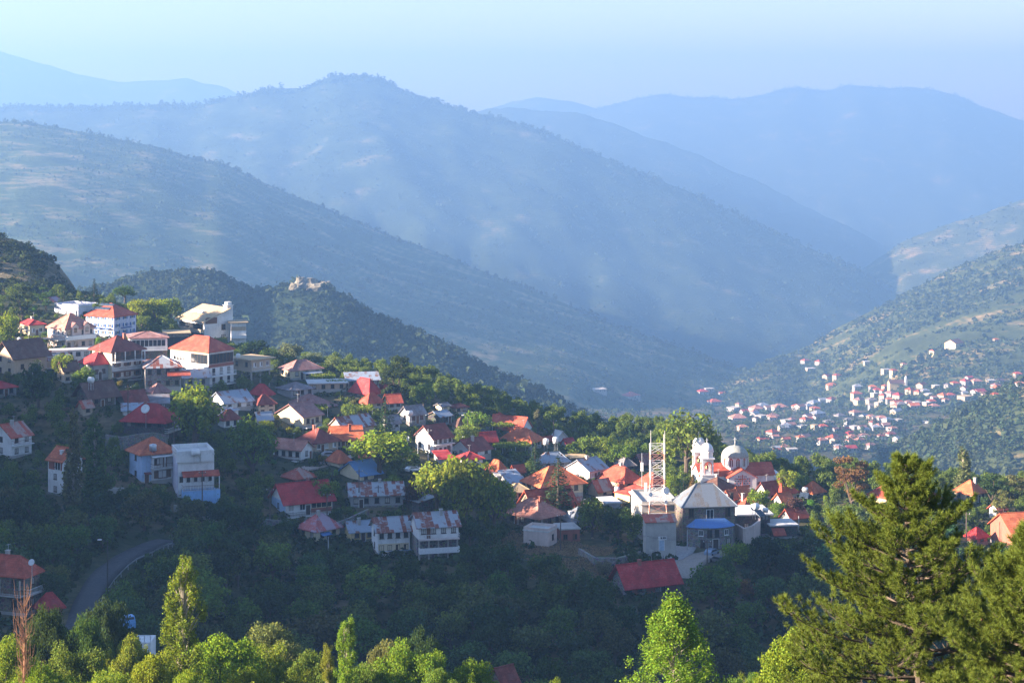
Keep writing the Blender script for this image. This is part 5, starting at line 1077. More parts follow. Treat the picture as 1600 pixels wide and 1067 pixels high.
# ------------------------------------------------------------------ far village in the hazy valley
def far_house(px, py, wpx, hpx, rm, wm, label, a=30, deep=.8):
    wpx *= .82; hpx *= .8
    if 'sunlit' not in label and 'upper terrace' not in label: wm = {'white': 'farwhite', 'cream': 'farcream', 'pink': 'grey', 'yellow': 'farcream'}.get(wm, wm); rm = {'white': 'concrete'}.get(rm, rm)  # hill shade put into darker colours, save in the sunlit and upper terrace rows
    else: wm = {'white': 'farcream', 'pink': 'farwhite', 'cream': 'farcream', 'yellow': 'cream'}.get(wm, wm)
    g = hit(px, py)
    if g is None: return None
    s = g.y / F; w, h = wpx * s, hpx * s; d = max(4, w * deep); e = empty('house', g, math.radians(a)); tag(e, label, 'house', 'houses of the hazy far village')
    kind = 'hip' if int(px * 7 + py) % 3 else 'gx'; span = min(w, d) if kind == 'hip' else d; rise = .26 * span
    if rm in ('white', 'concrete', 'tan'): kind = 'flat'; rise = 0
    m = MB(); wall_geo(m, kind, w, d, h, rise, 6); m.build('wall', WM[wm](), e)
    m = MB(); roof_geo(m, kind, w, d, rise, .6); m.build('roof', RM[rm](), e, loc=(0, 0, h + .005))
    H = Hs(); H.w, H.d, H.e = w, d, e
    for c in range(2 + (w > 12)): put(H, window_mesh(1.2, 1.5, 'd'), 'window', 'R', (c + .5) / (2 + (w > 12)), h * .4)
    return e
ROWS = {
 'on the foot of the scrub hill': [(935, 613, 26, 7, 'white', 'white'), (985, 622, 30, 6, 'red', 'pink'), (1098, 616, 18, 6, 'crimson', 'white'), (1108, 611, 16, 5, 'white', 'white'), (1116, 632, 22, 7, 'red', 'white'), (1128, 618, 12, 5, 'red', 'pink')],
 'on the upper terrace of the far village': [(1258, 568, 14, 6, 'red', 'pink'), (1280, 569, 14, 6, 'red', 'pink'), (1266, 579, 16, 5, 'white', 'white'), (1292, 592, 14, 7, 'crimson', 'white'), (1308, 592, 14, 7, 'red', 'white'), (1300, 606, 20, 6, 'orange', 'tan'), (1354, 572, 11, 9, 'white', 'cream'), (1384, 586, 15, 11, 'concrete', 'cream'), (1396, 588, 12, 12, 'red', 'yellow'), (1412, 576, 10, 9, 'pink', 'yellow'), (1461, 556, 17, 10, 'red', 'yellow'), (1491, 543, 30, 10, 'orange', 'yellow'), (1556, 534, 9, 5, 'orange', 'tan')],
 'in the sunlit row across the far village': [(1338, 623, 18, 11, 'red', 'cream'), (1366, 622, 12, 9, 'white', 'cream'), (1380, 626, 14, 11, 'red', 'cream'), (1404, 622, 20, 7, 'crimson', 'white'), (1422, 616, 16, 10, 'red', 'white'), (1440, 606, 18, 7, 'red', 'white'), (1450, 622, 13, 8, 'white', 'white'), (1462, 606, 12, 5, 'white', 'white'), (1492, 604, 14, 7, 'red', 'white'), (1508, 602, 16, 9, 'crimson', 'pink'), (1525, 600, 18, 6, 'pink', 'white'), (1524, 618, 16, 9, 'red', 'pink'), (1508, 624, 24, 7, 'tan', 'cream'), (1548, 600, 16, 7, 'white', 'white'), (1562, 598, 14, 5, 'mauve', 'white'), (1590, 590, 14, 8, 'red', 'white'), (1448, 634, 14, 6, 'white', 'white'), (1432, 634, 12, 7, 'white', 'cream')],
 'in the shaded middle of the far village': [(1146, 641, 22, 6, 'white', 'white'), (1182, 643, 24, 8, 'mauve', 'white'), (1192, 637, 22, 5, 'tin', 'white'), (1218, 640, 26, 6, 'pink', 'white'), (1250, 640, 18, 7, 'pink', 'white'), (1272, 634, 22, 7, 'tin', 'white'), (1300, 628, 18, 6, 'maroon', 'grey'), (1153, 657, 30, 7, 'red', 'white'), (1208, 654, 20, 6, 'mauve', 'grey'), (1258, 660, 17, 7, 'red', 'white'), (1278, 650, 24, 6, 'tin', 'white'), (1312, 655, 18, 8, 'grey', 'white'), (1336, 648, 18, 6, 'pink', 'white'), (1350, 654, 16, 6, 'tin', 'white'), (1366, 664, 16, 6, 'crimson', 'white'), (1384, 668, 16, 6, 'mauve', 'white'), (1402, 660, 16, 6, 'white', 'white')],
 'in the lowest rows of the far village': [(1207, 681, 20, 9, 'red', 'white'), (1272, 671, 11, 9, 'tan', 'yellow'), (1286, 671, 15, 8, 'orange', 'white'), (1302, 689, 26, 8, 'red', 'pink'), (1258, 686, 18, 6, 'mauve', 'grey'), (1332, 686, 18, 6, 'pink', 'white'), (1352, 676, 14, 6, 'tin', 'white'), (1392, 682, 16, 5, 'crimson', 'white'), (1360, 700, 18, 6, 'mauve', 'grey'), (1190, 718, 18, 8, 'red', 'white'), (1188, 732, 22, 5, 'red', 'white'), (1450, 662, 18, 4, 'white', 'white'), (1322, 674, 14, 6, 'crimson', 'white'), (1376, 690, 14, 5, 'tin', 'white')],
}
_r = np.random.default_rng(31)
for row, n, (x0, x1), (y0, y1) in (('scattered over the left part of the far village', 24, (1150, 1275), (636, 672)), ('scattered over the middle part of the far village', 28, (1275, 1415), (630, 696)), ('packed around the far church', 22, (1340, 1470), (606, 640)), ('strung along the right end of the far village', 16, (1470, 1598), (594, 632)), ('sprinkled at the foot of the far village', 16, (1190, 1390), (676, 708))):
    ROWS[row] = [(float(_r.uniform(x0, x1)), float(_r.uniform(y0, y1)), float(_r.uniform(11, 20)), float(_r.uniform(5, 9)), ['red', 'orange', 'tin', 'white', 'mauve', 'crimson', 'pink', 'grey'][int(_r.integers(8))], ['white', 'cream', 'pink', 'white'][int(_r.integers(4))]) for _ in range(n)]
ORD = ['leftmost', 'second', 'third', 'fourth', 'fifth', 'sixth', 'seventh', 'eighth', 'ninth', 'tenth', 'eleventh', 'twelfth', 'thirteenth', 'fourteenth', 'fifteenth', 'sixteenth', 'seventeenth', 'eighteenth', 'nineteenth', 'twentieth', 'twenty-first', 'twenty-second', 'twenty-third', 'twenty-fourth', 'twenty-fifth', 'twenty-sixth', 'twenty-seventh', 'twenty-eighth', 'twenty-ninth', 'thirtieth']
RW_ = {'white': 'white flat', 'concrete': 'grey flat', 'tan': 'tan flat', 'tin': 'pale tin', 'orange': 'orange', 'crimson': 'crimson', 'red': 'red', 'pink': 'pink', 'mauve': 'mauve', 'maroon': 'maroon', 'grey': 'grey'}
rr = np.random.default_rng(12)
for row, hs in ROWS.items():
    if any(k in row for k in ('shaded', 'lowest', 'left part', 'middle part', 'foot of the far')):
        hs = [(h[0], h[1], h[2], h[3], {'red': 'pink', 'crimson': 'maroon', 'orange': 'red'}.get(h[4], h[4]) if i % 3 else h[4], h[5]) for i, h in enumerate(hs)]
    hs = sorted(hs); cnt = {}
    for h in hs: cnt[h[4]] = cnt.get(h[4], 0) + 1
    seen = {}
    for px, py, w, h, rm, wm in hs:
        i = seen.get(rm, 0); seen[rm] = i + 1
        pre = '' if cnt[rm] == 1 else (f'{ORD[i]} ' if i == 0 else f'{ORD[min(i, 29)]} from left ')
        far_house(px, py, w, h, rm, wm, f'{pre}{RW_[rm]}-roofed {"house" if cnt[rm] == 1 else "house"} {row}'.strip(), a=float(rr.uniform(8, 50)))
def far_church():
    g = hit(1400, 608); s = g.y / F; e = empty('far_church', g, math.radians(8)); tag(e, 'long brown-roofed church with a small white belfry in the far village', 'church')
    w = 24 * s; m = MB(); wall_geo(m, 'gx', w, 11, 9, 4, 6); m.build('wall', WM['yellow'](), e); m = MB(); roof_geo(m, 'gx', w, 11, 4, .5); m.build('roof', RM['brown'](), e, loc=(0, 0, 9))
    m = MB(); m.box(-1.6, 1.6, -1.6, 1.6, -5, 14).lathe([(2, 14.002), (2, 15.5), (1.4, 17.5), (.1, 19)], 0, 0, 10); m.build('belfry', WM['white'](), e, loc=(w / 2 + 2, -5, 0))
far_church()

# ------------------------------------------------------------------ trees and scrub
def m_leaf(name, trans=.4, var=.5, gloss=True):
    """leaf colour comes from the object's own colour, varied leaf by leaf"""
    m = bpy.data.materials.new(name); m.use_nodes = True; t = m.node_tree; n = t.nodes; n.clear()
    oi = n.new('ShaderNodeObjectInfo'); geo = n.new('ShaderNodeNewGeometry'); hsv = n.new('ShaderNodeHueSaturation')
    mr = n.new('ShaderNodeMapRange'); mr.inputs[3].default_value = 1 - var; mr.inputs[4].default_value = 1 + var
    t.links.new(geo.outputs['Random Per Island'], mr.inputs[0]); t.links.new(oi.outputs['Color'], hsv.inputs['Color']); t.links.new(mr.outputs[0], hsv.inputs['Value'])
    mh = n.new('ShaderNodeMapRange'); mh.inputs[3].default_value = .475; mh.inputs[4].default_value = .52
    ml = n.new('ShaderNodeMath'); ml.operation = 'FRACT'; mm = n.new('ShaderNodeMath'); mm.operation = 'MULTIPLY'; mm.inputs[1].default_value = 37.7
    t.links.new(geo.outputs['Random Per Island'], mm.inputs[0]); t.links.new(mm.outputs[0], ml.inputs[0]); t.links.new(ml.outputs[0], mh.inputs[0]); t.links.new(mh.outputs[0], hsv.inputs['Hue'])
    d = n.new('ShaderNodeBsdfDiffuse'); tr = n.new('ShaderNodeBsdfTranslucent'); mx = n.new('ShaderNodeMixShader'); mx.inputs[0].default_value = trans
    br = n.new('ShaderNodeMix'); br.data_type = 'RGBA'; br.blend_type = 'MULTIPLY'; br.inputs[0].default_value = 1; br.inputs[7].default_value = (1.5, 1.35, .6, 1)
    t.links.new(hsv.outputs[0], br.inputs[6]); t.links.new(hsv.outputs[0], d.inputs[0]); t.links.new(br.outputs[2], tr.inputs[0])
    t.links.new(d.outputs[0], mx.inputs[1]); t.links.new(tr.outputs[0], mx.inputs[2])
    out = n.new('ShaderNodeOutputMaterial'); t.links.new(mx.outputs[0], out.inputs[0]); return m
LEAF = m_leaf('leaf'); NEEDLE = m_leaf('needle', .22, .45); SCRUB = m_leaf('scrub leaf', .2, .5)
BARK = m_plain('bark', (.10, .075, .055), .95, var=.4); PALEBARK = m_plain('pale bark', (.32, .28, .21), .9, var=.3); DEADW = m_plain('dead wood', (.30, .16, .09), .95, var=.3)

def unit(n, r):
    v = r.normal(size=(n, 3)); return v / np.linalg.norm(v, axis=1, keepdims=True)
def leaf_quads(C, N, size, r, asp=.7):
    """leaf faces (kite shaped) at points C, facing roughly along N"""
    n = len(C); N = N / np.maximum(1e-6, np.linalg.norm(N, axis=1, keepdims=True))
    a = np.cross(N, unit(n, r)); a /= np.maximum(1e-6, np.linalg.norm(a, axis=1, keepdims=True)); b = np.cross(N, a)
    s = (size * r.uniform(.6, 1.35, n))[:, None]
    V = np.stack([C - a * s, C - b * s * asp + N * s * .15, C + a * s, C + b * s * asp + N * s * .15], 1).reshape(-1, 3)
    return V, np.arange(4 * n).reshape(-1, 4)
def crown(seed, clumps, n, leaf, name='crown', shell=.75, up=.25, rnd=1.0):
    """clumps: (x,y,z,rx,ry,rz); leaves on the clump shells, some inside"""
    r = np.random.default_rng(seed); K = np.array(clumps); w = (K[:, 3] * K[:, 5]) ** 1.0; w = w / w.sum()
    k = r.choice(len(K), n, p=w); d = unit(n, r); d[:, 2] = d[:, 2] * 1.0 + up * .3
    rad = np.where(r.random(n) < shell, r.uniform(.72, 1.18, n), r.uniform(.2, .8, n))[:, None]
    C = K[k, :3] + d * K[k, 3:] * rad
    N = d + rnd * unit(n, r) + np.array([0, 0, up])
    V, Q = leaf_quads(C, N, leaf, r)
    return np_mesh(name, V, Q, LEAF)
def limbs(seed, paths, name='trunk', mat=None):
    m = MB()
    for p in paths:
        for (a, ra), (b, rb) in zip(p[:-1], p[1:]): m.tube(a, b, ra, rb, 7)
    return m.mesh(name, mat or BARK)
def broad_clumps(seed, nb=16, R=.36, zc=.62, rz=.34, cr=(.12, .2), lo=-.55):
    r = np.random.default_rng(seed); out = [(0, 0, zc, R * .62, R * .62, rz * .62)]
    while len(out) < nb:
        d = unit(1, r)[0]
        if d[2] < lo: continue
        q = r.uniform(.55, .95); c = r.uniform(*cr); out.append((d[0] * R * q, d[1] * R * q, zc + d[2] * rz * q, c, c, c * r.uniform(.7, .95)))
    return out
def broad_trunk(seed, cl, base=.045):
    r = np.random.default_rng(seed); P0 = [((0, 0, -.06), base), ((.01, .0, .2), base * .75), ((.0, .01, .42), base * .5)]; ps = [P0]
    for c in cl[1:9]:
        s = r.uniform(.15, .4); ps.append([((0.0, 0, s), base * .45), ((c[0] * .5, c[1] * .5, (s + c[2]) / 2), base * .28), ((c[0], c[1], c[2]), base * .1)])
    return ps
def conifer_mesh(seed, n=2200, leaf=.022, base_r=.24, droop=.35, z0=.12, power=1.0):
    r = np.random.default_rng(seed); C = []; N = []
    levels = 17
    for L in range(levels):
        f = L / (levels - 1); z = z0 + (1 - z0) * f; R = base_r * (1 - f) ** power + .008
        nb = max(3, int(9 * (1 - f) + 3)); th0 = r.random() * 6.28
        for b in range(nb):
            th = th0 + 6.283 * b / nb + r.normal() * .2; Rb = R * r.uniform(.65, 1.15); m = max(4, int(n / (levels * 8) * (1.2 - f)))
            t = r.uniform(.15, 1, m) ** .7; w = r.normal(size=(m, 3)) * .018
            C.append(np.stack([np.cos(th) * Rb * t, np.sin(th) * Rb * t, z - droop * Rb * t ** 1.5 + .03 * r.normal(size=m) * .5], 1) + w); N.append(np.tile([math.cos(th) * .3, math.sin(th) * .3, 1.0], (m, 1)) + unit(m, r) * .8)
    C = np.concatenate(C); N = np.concatenate(N); V, Q = leaf_quads(C, N, leaf, r, .45)
    return np_mesh('crown', V, Q, NEEDLE)
def column_clumps(seed, n=26, R=.12, z0=.08, z1=.97, cr=.05):
    r = np.random.default_rng(seed); out = []
    for i in range(n):
        f = (i + .5) / n; z = z0 + (z1 - z0) * f; w = R * (1.15 - f) ** .55 * min(1, .55 + f * 2); th = r.random() * 6.28; q = r.uniform(.2, .9)
        c = cr * r.uniform(.7, 1.3) * (1.1 - .5 * f); out.append((math.cos(th) * w * q, math.sin(th) * w * q, z, c, c, c * 1.7))
    return out
SP = {}
def species(name, crown_me, trunk_me): SP.setdefault(name, []).append((crown_me, trunk_me))
for i in range(4):
    cl = broad_clumps(40 + i, 17 + 2 * i, .36 + .02 * i, .6, .34); species('broad', crown(50 + i, cl, 2300, .030), limbs(1, broad_trunk(60 + i, cl)))
for i in range(3):
    cl = broad_clumps(70 + i, 22, .40, .52, .42, (.10, .17)); species('dense', crown(80 + i, cl, 2300, .030), limbs(1, broad_trunk(90 + i, cl)))
for i in range(2):
    cl = broad_clumps(170 + i, 10, .40, .45, .36, (.13, .22)); species('shrub', crown(180 + i, cl, 900, .045), limbs(1, broad_trunk(190 + i, cl, .03)))
for i in range(2): species('conifer', conifer_mesh(100 + i), limbs(1, [[((0, 0, -.05), .02), ((0, 0, .6), .012), ((0, 0, .97), .003)]]))
species('cypress', crown(110, column_clumps(110, 24, .07, .05, .96, .07), 1500, .022), limbs(1, [[((0, 0, -.05), .02), ((0, 0, .7), .01)]]))
for i in range(2):   # spreading pine: flat plates of foliage
    r = np.random.default_rng(120 + i); cl = []
    for k in range(22):
        z = r.uniform(.3, .95); w = .45 * (1 - abs(z - .55) * 1.15); th = r.random() * 6.28; q = r.uniform(.2, 1) * w; cl.append((math.cos(th) * q, math.sin(th) * q, z, .13, .13, .05))
    species('spreading_pine', crown(121 + i, cl, 2400, .024, shell=.6), limbs(1, broad_trunk(122 + i, cl, .035)))
for i in range(2):
    cl = column_clumps(130 + i, 30, .13, .1, .97, .055); ps = [[((0, 0, -.05), .016), ((0, 0, .5), .011), ((.005, 0, .93), .003)]] + [[((0, 0, max(.05, c[2] - .16)), .005), ((c[0], c[1], c[2]), .0015)] for c in cl]
    species('poplar', crown(131 + i, cl, 2600, .018, shell=.5), limbs(1, ps, mat=PALEBARK))
def fg_leaf_mesh(seed, cl, n, leaf): return crown(seed, cl, n, leaf, shell=.7, rnd=1.5)
for i in range(3):
    cl = broad_clumps(240 + i, 75, .42, .60, .36, (.04, .10), -.3); species('fg_broad', fg_leaf_mesh(250 + i, cl, 28000, .0090), limbs(1, broad_trunk(260 + i, cl)))
for i in range(2):
    cl = column_clumps(230 + i, 150, .17 - .03 * i, .03, .985, .030); ps = [[((0, 0, -.05), .013), ((0.004, 0, .5), .010), ((.0, 0, .95), .002)]] + [[((0, 0, max(.03, c[2] - .12)), .0035), ((c[0], c[1], c[2] + .02), .001)] for c in cl]
    species('fg_poplar', crown(231 + i, cl, 42000, .0046, shell=.45, rnd=1.6), limbs(1, ps, mat=PALEBARK))
r = np.random.default_rng(300); cl = []
for i in range(300):
    f = r.random() ** .8; z = .05 + .92 * f; w = .27 * min(1, (1.02 - f) * 1.9) ** .8; th = r.random() * 6.28; q = w * r.uniform(.25, 1); c = r.uniform(.02, .045); cl.append((math.cos(th) * q, math.sin(th) * q, z, c, c, c * 1.5))
ps = [[((0, 0, -.05), .013), ((0.004, 0, .5), .008), ((.0, 0, .93), .002)]] + [[((0, 0, max(.03, c[2] - .12)), .003), ((c[0], c[1], c[2]), .0008)] for c in cl[:120]]
species('fg_cone', crown(301, cl, 34000, .0058, shell=.45, rnd=1.6), limbs(1, ps, mat=PALEBARK))
for i in range(2): species('fg_conifer', conifer_mesh(270 + i, 9000, .012, .23, .25, .06, .8), limbs(1, [[((0, 0, -.05), .018), ((0, 0, .6), .012), ((0, 0, .97), .003)]]))

GREEN = {'bright': (.16, .225, .026), 'mid': (.125, .185, .034), 'dark': (.06, .11, .03), 'olive': (.13, .15, .055), 'pale': (.17, .18, .10), 'yellow': (.185, .225, .032),
         'brown': (.21, .12, .055), 'purple': (.11, .065, .05), 'pine': (.04, .065, .025), 'deep': (.024, .05, .024)}
TREES = []
trng = np.random.default_rng(77)
def tree(sp, loc, w, h, col, label, name='tree', cat='tree', group=None, jit=.15, vi=None, rz=None):
    V = SP[sp]; cm, tm = V[int(trng.integers(len(V))) if vi is None else vi % len(V)]
    e = empty(name, loc, float(trng.uniform(0, 6.28)) if rz is None else rz)
    base_w = {'broad': .95, 'dense': .98, 'shrub': 1.05, 'conifer': .48, 'cypress': .24, 'spreading_pine': 1.0, 'poplar': .34, 'fg_broad': .9, 'fg_poplar': .30, 'fg_cone': .56, 'fg_conifer': .48}[sp]
    sx = w / base_w
    e.scale = (sx, sx, h)
    c = link_mesh('crown', cm, e); t = link_mesh('trunk', tm, e)
    g = np.array(GREEN[col] if isinstance(col, str) else col) * (1 + trng.uniform(-jit, jit)) * (1 + trng.uniform(-.1, .1, 3)); c.color = (*np.clip(g, 0, 1), 1)
    tag(e, label, cat, group); return e
def ptree(sp, px, pyb, pyt, wpx, col, label, name='tree', cat='tree', Y=None, group=None, sink=.3, vi=None):
    Y = Y or depth(px, pyb); s = Y / F; loc = P(px, pyb, Y); loc.z -= sink
    e = tree(sp, loc, wpx * s, (pyb - pyt) * s + sink, col, label, name, cat, group, vi=vi)
    TREES.append((px - wpx / 2, px + wpx / 2, pyt, pyb, Y)); return e
# -- trees one can pick out in the photo
for a in [
 ('broad', 304, 712, 598, 98, 'bright', 'big sunlit yellow-green tree in the middle left of the village'), ('dense', 395, 745, 652, 82, 'mid', 'leafy green tree beside the big sunlit tree, right of the white tavern'),
 ('broad', 592, 748, 668, 104, 'bright', 'big round sunlit tree behind the blue metal roof'), ('broad', 682, 812, 714, 84, 'yellow', 'left of three bright trees rising over the rusty-roofed gallery house'),
 ('broad', 728, 840, 708, 92, 'bright', 'middle and tallest of three bright trees rising over the rusty-roofed gallery house'), ('broad', 772, 836, 742, 74, 'bright', 'right of three bright trees, above the dry slope'),
 ('broad', 1072, 752, 641, 100, 'mid', 'tall broad tree behind the bell towers of the church'), ('dense', 1108, 750, 668, 40, 'mid', 'darker tree leaning right behind the bell towers'),
 ('spreading_pine', 621, 634, 557, 74, 'pine', 'dark spreading pine above the crimson roofs', 'pine_tree'), ('conifer', 602, 692, 622, 46, 'pine', 'dark conifer between the orange roof and the grey gabled house', 'conifer'),
 ('conifer', 836, 752, 690, 42, 'pine', 'dark conifer left of the white metal roof', 'conifer'), ('conifer', 872, 800, 712, 68, 'pine', 'dark cedar in front of the two-toned orange roof', 'cedar_tree'),
 ('cypress', 987, 700, 661, 17, 'deep', 'small dark cypress standing alone on the crest', 'cypress'), ('poplar', 839, 676, 640, 24, 'pale', 'pale thin tree on the crest behind the broad red roof'),
 ('spreading_pine', 884, 684, 653, 28, 'olive', 'small palm-like tree on the crest', 'palm_like_tree'), ('conifer', 805, 660, 644, 18, 'olive', 'little yucca-like tree right of the skyline red roof'),
 ('broad', 222, 512, 461, 48, 'bright', 'left of three sunlit trees behind the blue-shuttered hotel'), ('broad', 242, 514, 462, 44, 'bright', 'middle of three sunlit trees behind the blue-shuttered hotel'), ('broad', 266, 512, 463, 44, 'mid', 'right of three sunlit trees behind the blue-shuttered hotel'),
 ('dense', 398, 572, 530, 62, 'deep', 'dark rounded tree behind the stilted stone house'), ('dense', 420, 578, 538, 36, 'dark', 'smaller dark tree right of the stilted stone house'),
 ('broad', 455, 572, 535, 40, 'pale', 'pale feathery tree on the crest right of the stilted house'), ('broad', 488, 578, 548, 34, 'pale', 'second pale feathery tree on the crest, nearer the tin roof'), ('broad', 520, 584, 556, 30, 'olive', 'low grey-green tree on the crest behind the flat tin roof'),
 ('poplar', 115, 805, 640, 46, 'olive', 'tall thin grey poplar in front of the tall orange-roofed white house', 'poplar'), ('poplar', 148, 790, 655, 54, 'dark', 'shadowed poplar just right of the tall grey poplar', 'poplar'),
 ('spreading_pine', 35, 516, 440, 56, 'pine', 'large dark pine behind the small red-roofed house at the top left', 'pine_tree'), ('conifer', 147, 486, 437, 34, 'deep', 'dark conifer above the solar-panelled hotel roof', 'conifer'), ('conifer', 100, 480, 446, 28, 'pine', 'conifer left of the one above the hotel roof', 'conifer'), ('spreading_pine', 72, 486, 448, 40, 'dark', 'dark bushy pine behind the old rusty shed', 'pine_tree'), ('dense', 12, 545, 480, 46, 'bright', 'sunlit tree at the left edge beside the small red-roofed house'),
 ('broad', 195, 470, 446, 36, 'dark', 'dark tree on the rise left of the three sunlit trees'),
 ('dense', 98, 592, 551, 42, 'bright', 'sunlit bush-like tree below the vine terrace of the pink house'), ('dense', 60, 640, 565, 60, 'dark', 'dark tree below the brown-gabled beige house'), ('dense', 130, 612, 572, 40, 'mid', 'green tree in front of the low pinkish-red roof'),
 ('poplar', 1505, 776, 698, 42, 'olive', 'grey-green poplar on the right behind the orange roof', 'poplar'), ('spreading_pine', 1330, 800, 712, 76, 'brown', 'browned half-dead pine left of the big foreground pine', 'pine_tree'),
 ('spreading_pine', 1550, 806, 738, 62, 'pine', 'left of two umbrella pines near the right edge', 'umbrella_pine'), ('spreading_pine', 1588, 806, 742, 58, 'olive', 'right of two umbrella pines near the right edge', 'umbrella_pine'), ('spreading_pine', 1566, 828, 766, 46, 'olive', 'lower umbrella pine before the white-walled cottage', 'umbrella_pine'),
 ('dense', 1228, 776, 732, 40, 'bright', 'round sunlit tree beside the church apse'), ('dense', 1252, 772, 740, 34, 'mid', 'green tree right of the round tree by the apse'), ('dense', 1185, 798, 758, 38, 'bright', 'sunlit tree in front of the church transept'),
 ('dense', 925, 840, 776, 58, 'mid', 'leafy tree left of the blank concrete building'), ('dense', 966, 842, 784, 60, 'dark', 'dark leafy tree against the blank concrete building'), ('dense', 990, 850, 800, 44, 'mid', 'lower tree at the corner of the blank concrete building'),
 ('dense', 910, 722, 682, 52, 'mid', 'left of the grove trees on the crest above the tin-roofed hall'), ('dense', 942, 726, 680, 54, 'bright', 'middle of the grove trees on the crest above the tin-roofed hall'), ('dense', 972, 732, 686, 52, 'mid', 'right of the grove trees on the crest above the tin-roofed hall'), ('broad', 1012, 730, 690, 46, 'mid', 'green tree on the crest left of the lattice tower top'),
 ('conifer', 1068, 790, 738, 22, 'deep', 'narrow dark conifer left of the silver school roof', 'conifer'), ('conifer', 1082, 782, 738, 26, 'brown', 'browned conifer touching the silver school roof', 'conifer'), ('dense', 1052, 772, 742, 30, 'bright', 'sunlit shrubby tree between tower and school'),
 ('dense', 1240, 812, 776, 34, 'purple', 'leafless purplish tree right of the flat cream slab'), ('dense', 1215, 812, 780, 30, 'mid', 'green tree right of the flat cream slab roof tanks'),
 ('dense', 646, 796, 752, 44, 'purple', 'dull purple-leaved tree left of the bright trees'), ('dense', 505, 796, 742, 54, 'mid', 'green tree right of the smothered rusty cottage'), ('broad', 612, 780, 742, 34, 'bright', 'small sunlit tree right of the blue metal roof'),
 ('broad', 745, 682, 642, 46, 'mid', 'tree overhanging the steep lane on the left'), ('dense', 728, 700, 658, 46, 'mid', 'tree behind the white two-storey lane house'), ('broad', 768, 660, 632, 30, 'dark', 'dark tree left of the skyline red roof'), ('dense', 662, 640, 592, 34, 'mid', 'tree right of the spreading pine'),
 ('broad', 418, 690, 655, 30, 'bright', 'sunlit slender tree left of the cream gabled house'), ('dense', 520, 700, 690, 20, 'mid', 'small bush beside the maroon-roofed house'), ('dense', 1150, 888, 842, 52, 'bright', 'tree with a sunlit crest in front of the school'), ('dense', 1200, 900, 836, 70, 'deep', 'dark tree mass below the red lean-to building'),
 ('dense', 945, 900, 872, 30, 'pale', 'pale dry bush above the low red-roofed stone house', 'bush', 'bush'), ('broad', 1130, 935, 898, 40, 'yellow', 'sunlit yellowish bush below the dirt yard', 'bush', 'bush'), ('broad', 1165, 940, 904, 36, 'brown', 'tawny dry bush below the dirt yard', 'bush', 'bush'), ('broad', 1190, 940, 908, 34, 'pale', 'greyish dry bush right of the tawny one', 'bush', 'bush'), ('broad', 1095, 945, 914, 34, 'olive', 'olive bush below the end of the low red-roofed stone house', 'bush', 'bush'),
]:
    nm = a[7] if len(a) > 7 else 'tree'; ct = a[8] if len(a) > 8 else 'tree'
    ptree(*a[:7], name=nm, cat=ct)
# -- vine pergolas, flat and bright
def pergola(px, pyb, wpx, hpx, label, a=10, dep=6):
    Y = depth(px, pyb); s = Y / F; w = wpx * s; h = max(2.2, hpx * s); e = empty('vine_pergola', P(px, pyb, Y), math.radians(a)); tag(e, label, 'pergola')
    r = np.random.default_rng(int(px)); n = int(w * dep * 22); C = np.stack([r.uniform(-w / 2, w / 2, n), r.uniform(0, dep, n), h + r.normal(0, .22, n) + .35 * fbm(r.uniform(0, 9, n), r.uniform(0, 9, n), 3)], 1)
    V, Q = leaf_quads(C, np.tile([0, 0, 1.], (n, 1)) + .8 * unit(n, r), .26, r); o = link_mesh('vine', np_mesh('vine', V, Q, LEAF), e); o.color = (.15, .2, .03, 1)
    for x in np.linspace(-w / 2 + .2, w / 2 - .2, max(2, int(w / 3))):
        for y in (.15, dep - .15): MB().box(x - .06, x + .06, y - .06, y + .06, -1.5, h).build('post', GALV, e)
for a in [(808, 712, 48, 14, 'wide bright vine pergola in front of the orange roof', 12, 7), (790, 712, 34, 8, 'lower vine pergola left of the wide bright one'), (505, 602, 40, 10, 'vine pergola on the crest right of the mauve-brown house', 10, 5), (528, 610, 36, 10, 'vine pergola beside the flat white tin roof', 10, 4), (503, 652, 20, 10, 'small vine canopy right of the cream gabled house'), (558, 654, 50, 10, 'long vine trellis above the dark tin barn', 5, 8),
          (606, 790, 36, 12, 'vine arbour hiding the right end of the long low rusty roof', 8, 3), (60, 542, 40, 12, 'vine-covered terrace below the small red-roofed house at top left', 20, 5), (786, 678, 36, 8, 'vine pergola between the broad red roof and the orange roof', 10, 4), (552, 590, 24, 6, 'vine canopy above the crest tin roof', 8, 4)]:
    pergola(*a)

# -- the trees that fill the slope and the shaded gully
def shade_of(px0, px1, pt, pb, Y):
    """how much of any house (or picked tree) behind would be hidden"""
    bad = 0
    for H in HOUSES:
        if H.Y > Y - 2:
            ox = min(px1, H.px[1]) - max(px0, H.px[0]); oy = min(pb, H.py[1]) - max(pt, H.py[0])
            if ox > 0 and oy > 0: bad = max(bad, ox * oy / max(1, (H.px[1] - H.px[0]) * (H.py[1] - H.py[0])))
    return bad
def clear_of(x, y, r):
    for H in HOUSES:
        if math.hypot(x - H.c[0], y - H.c[1]) < H.rad * .85 + r: return False
    for p in RQ:
        if math.hypot(x - p.x, y - p.y) < 2.6 + r * .9: return False
    return True
def road_hidden(px0, px1, pt, pb, Y):
    for p in RQ:
        if p.y > Y:
            z = float(ground_z(800 + p.x / p.y * F, p.y)); qx = 800 + p.x / p.y * F; qy = HZ - z / p.y * F
            if px0 - 3 < qx < px1 + 3 and pt < qy < pb: return True
    return False
fill = []; placed = []
NK = [H for H in HOUSES if H.nick]
grid_t = []
for gy in np.arange(312, 665, 6.6):
    for gu in np.arange(-40, 1660, 3111 * 6.6 / gy):
        grid_t.append((gu + trng.uniform(-.5, .5) * 3111 * 5 / gy, gy + trng.uniform(-2.6, 2.6)))
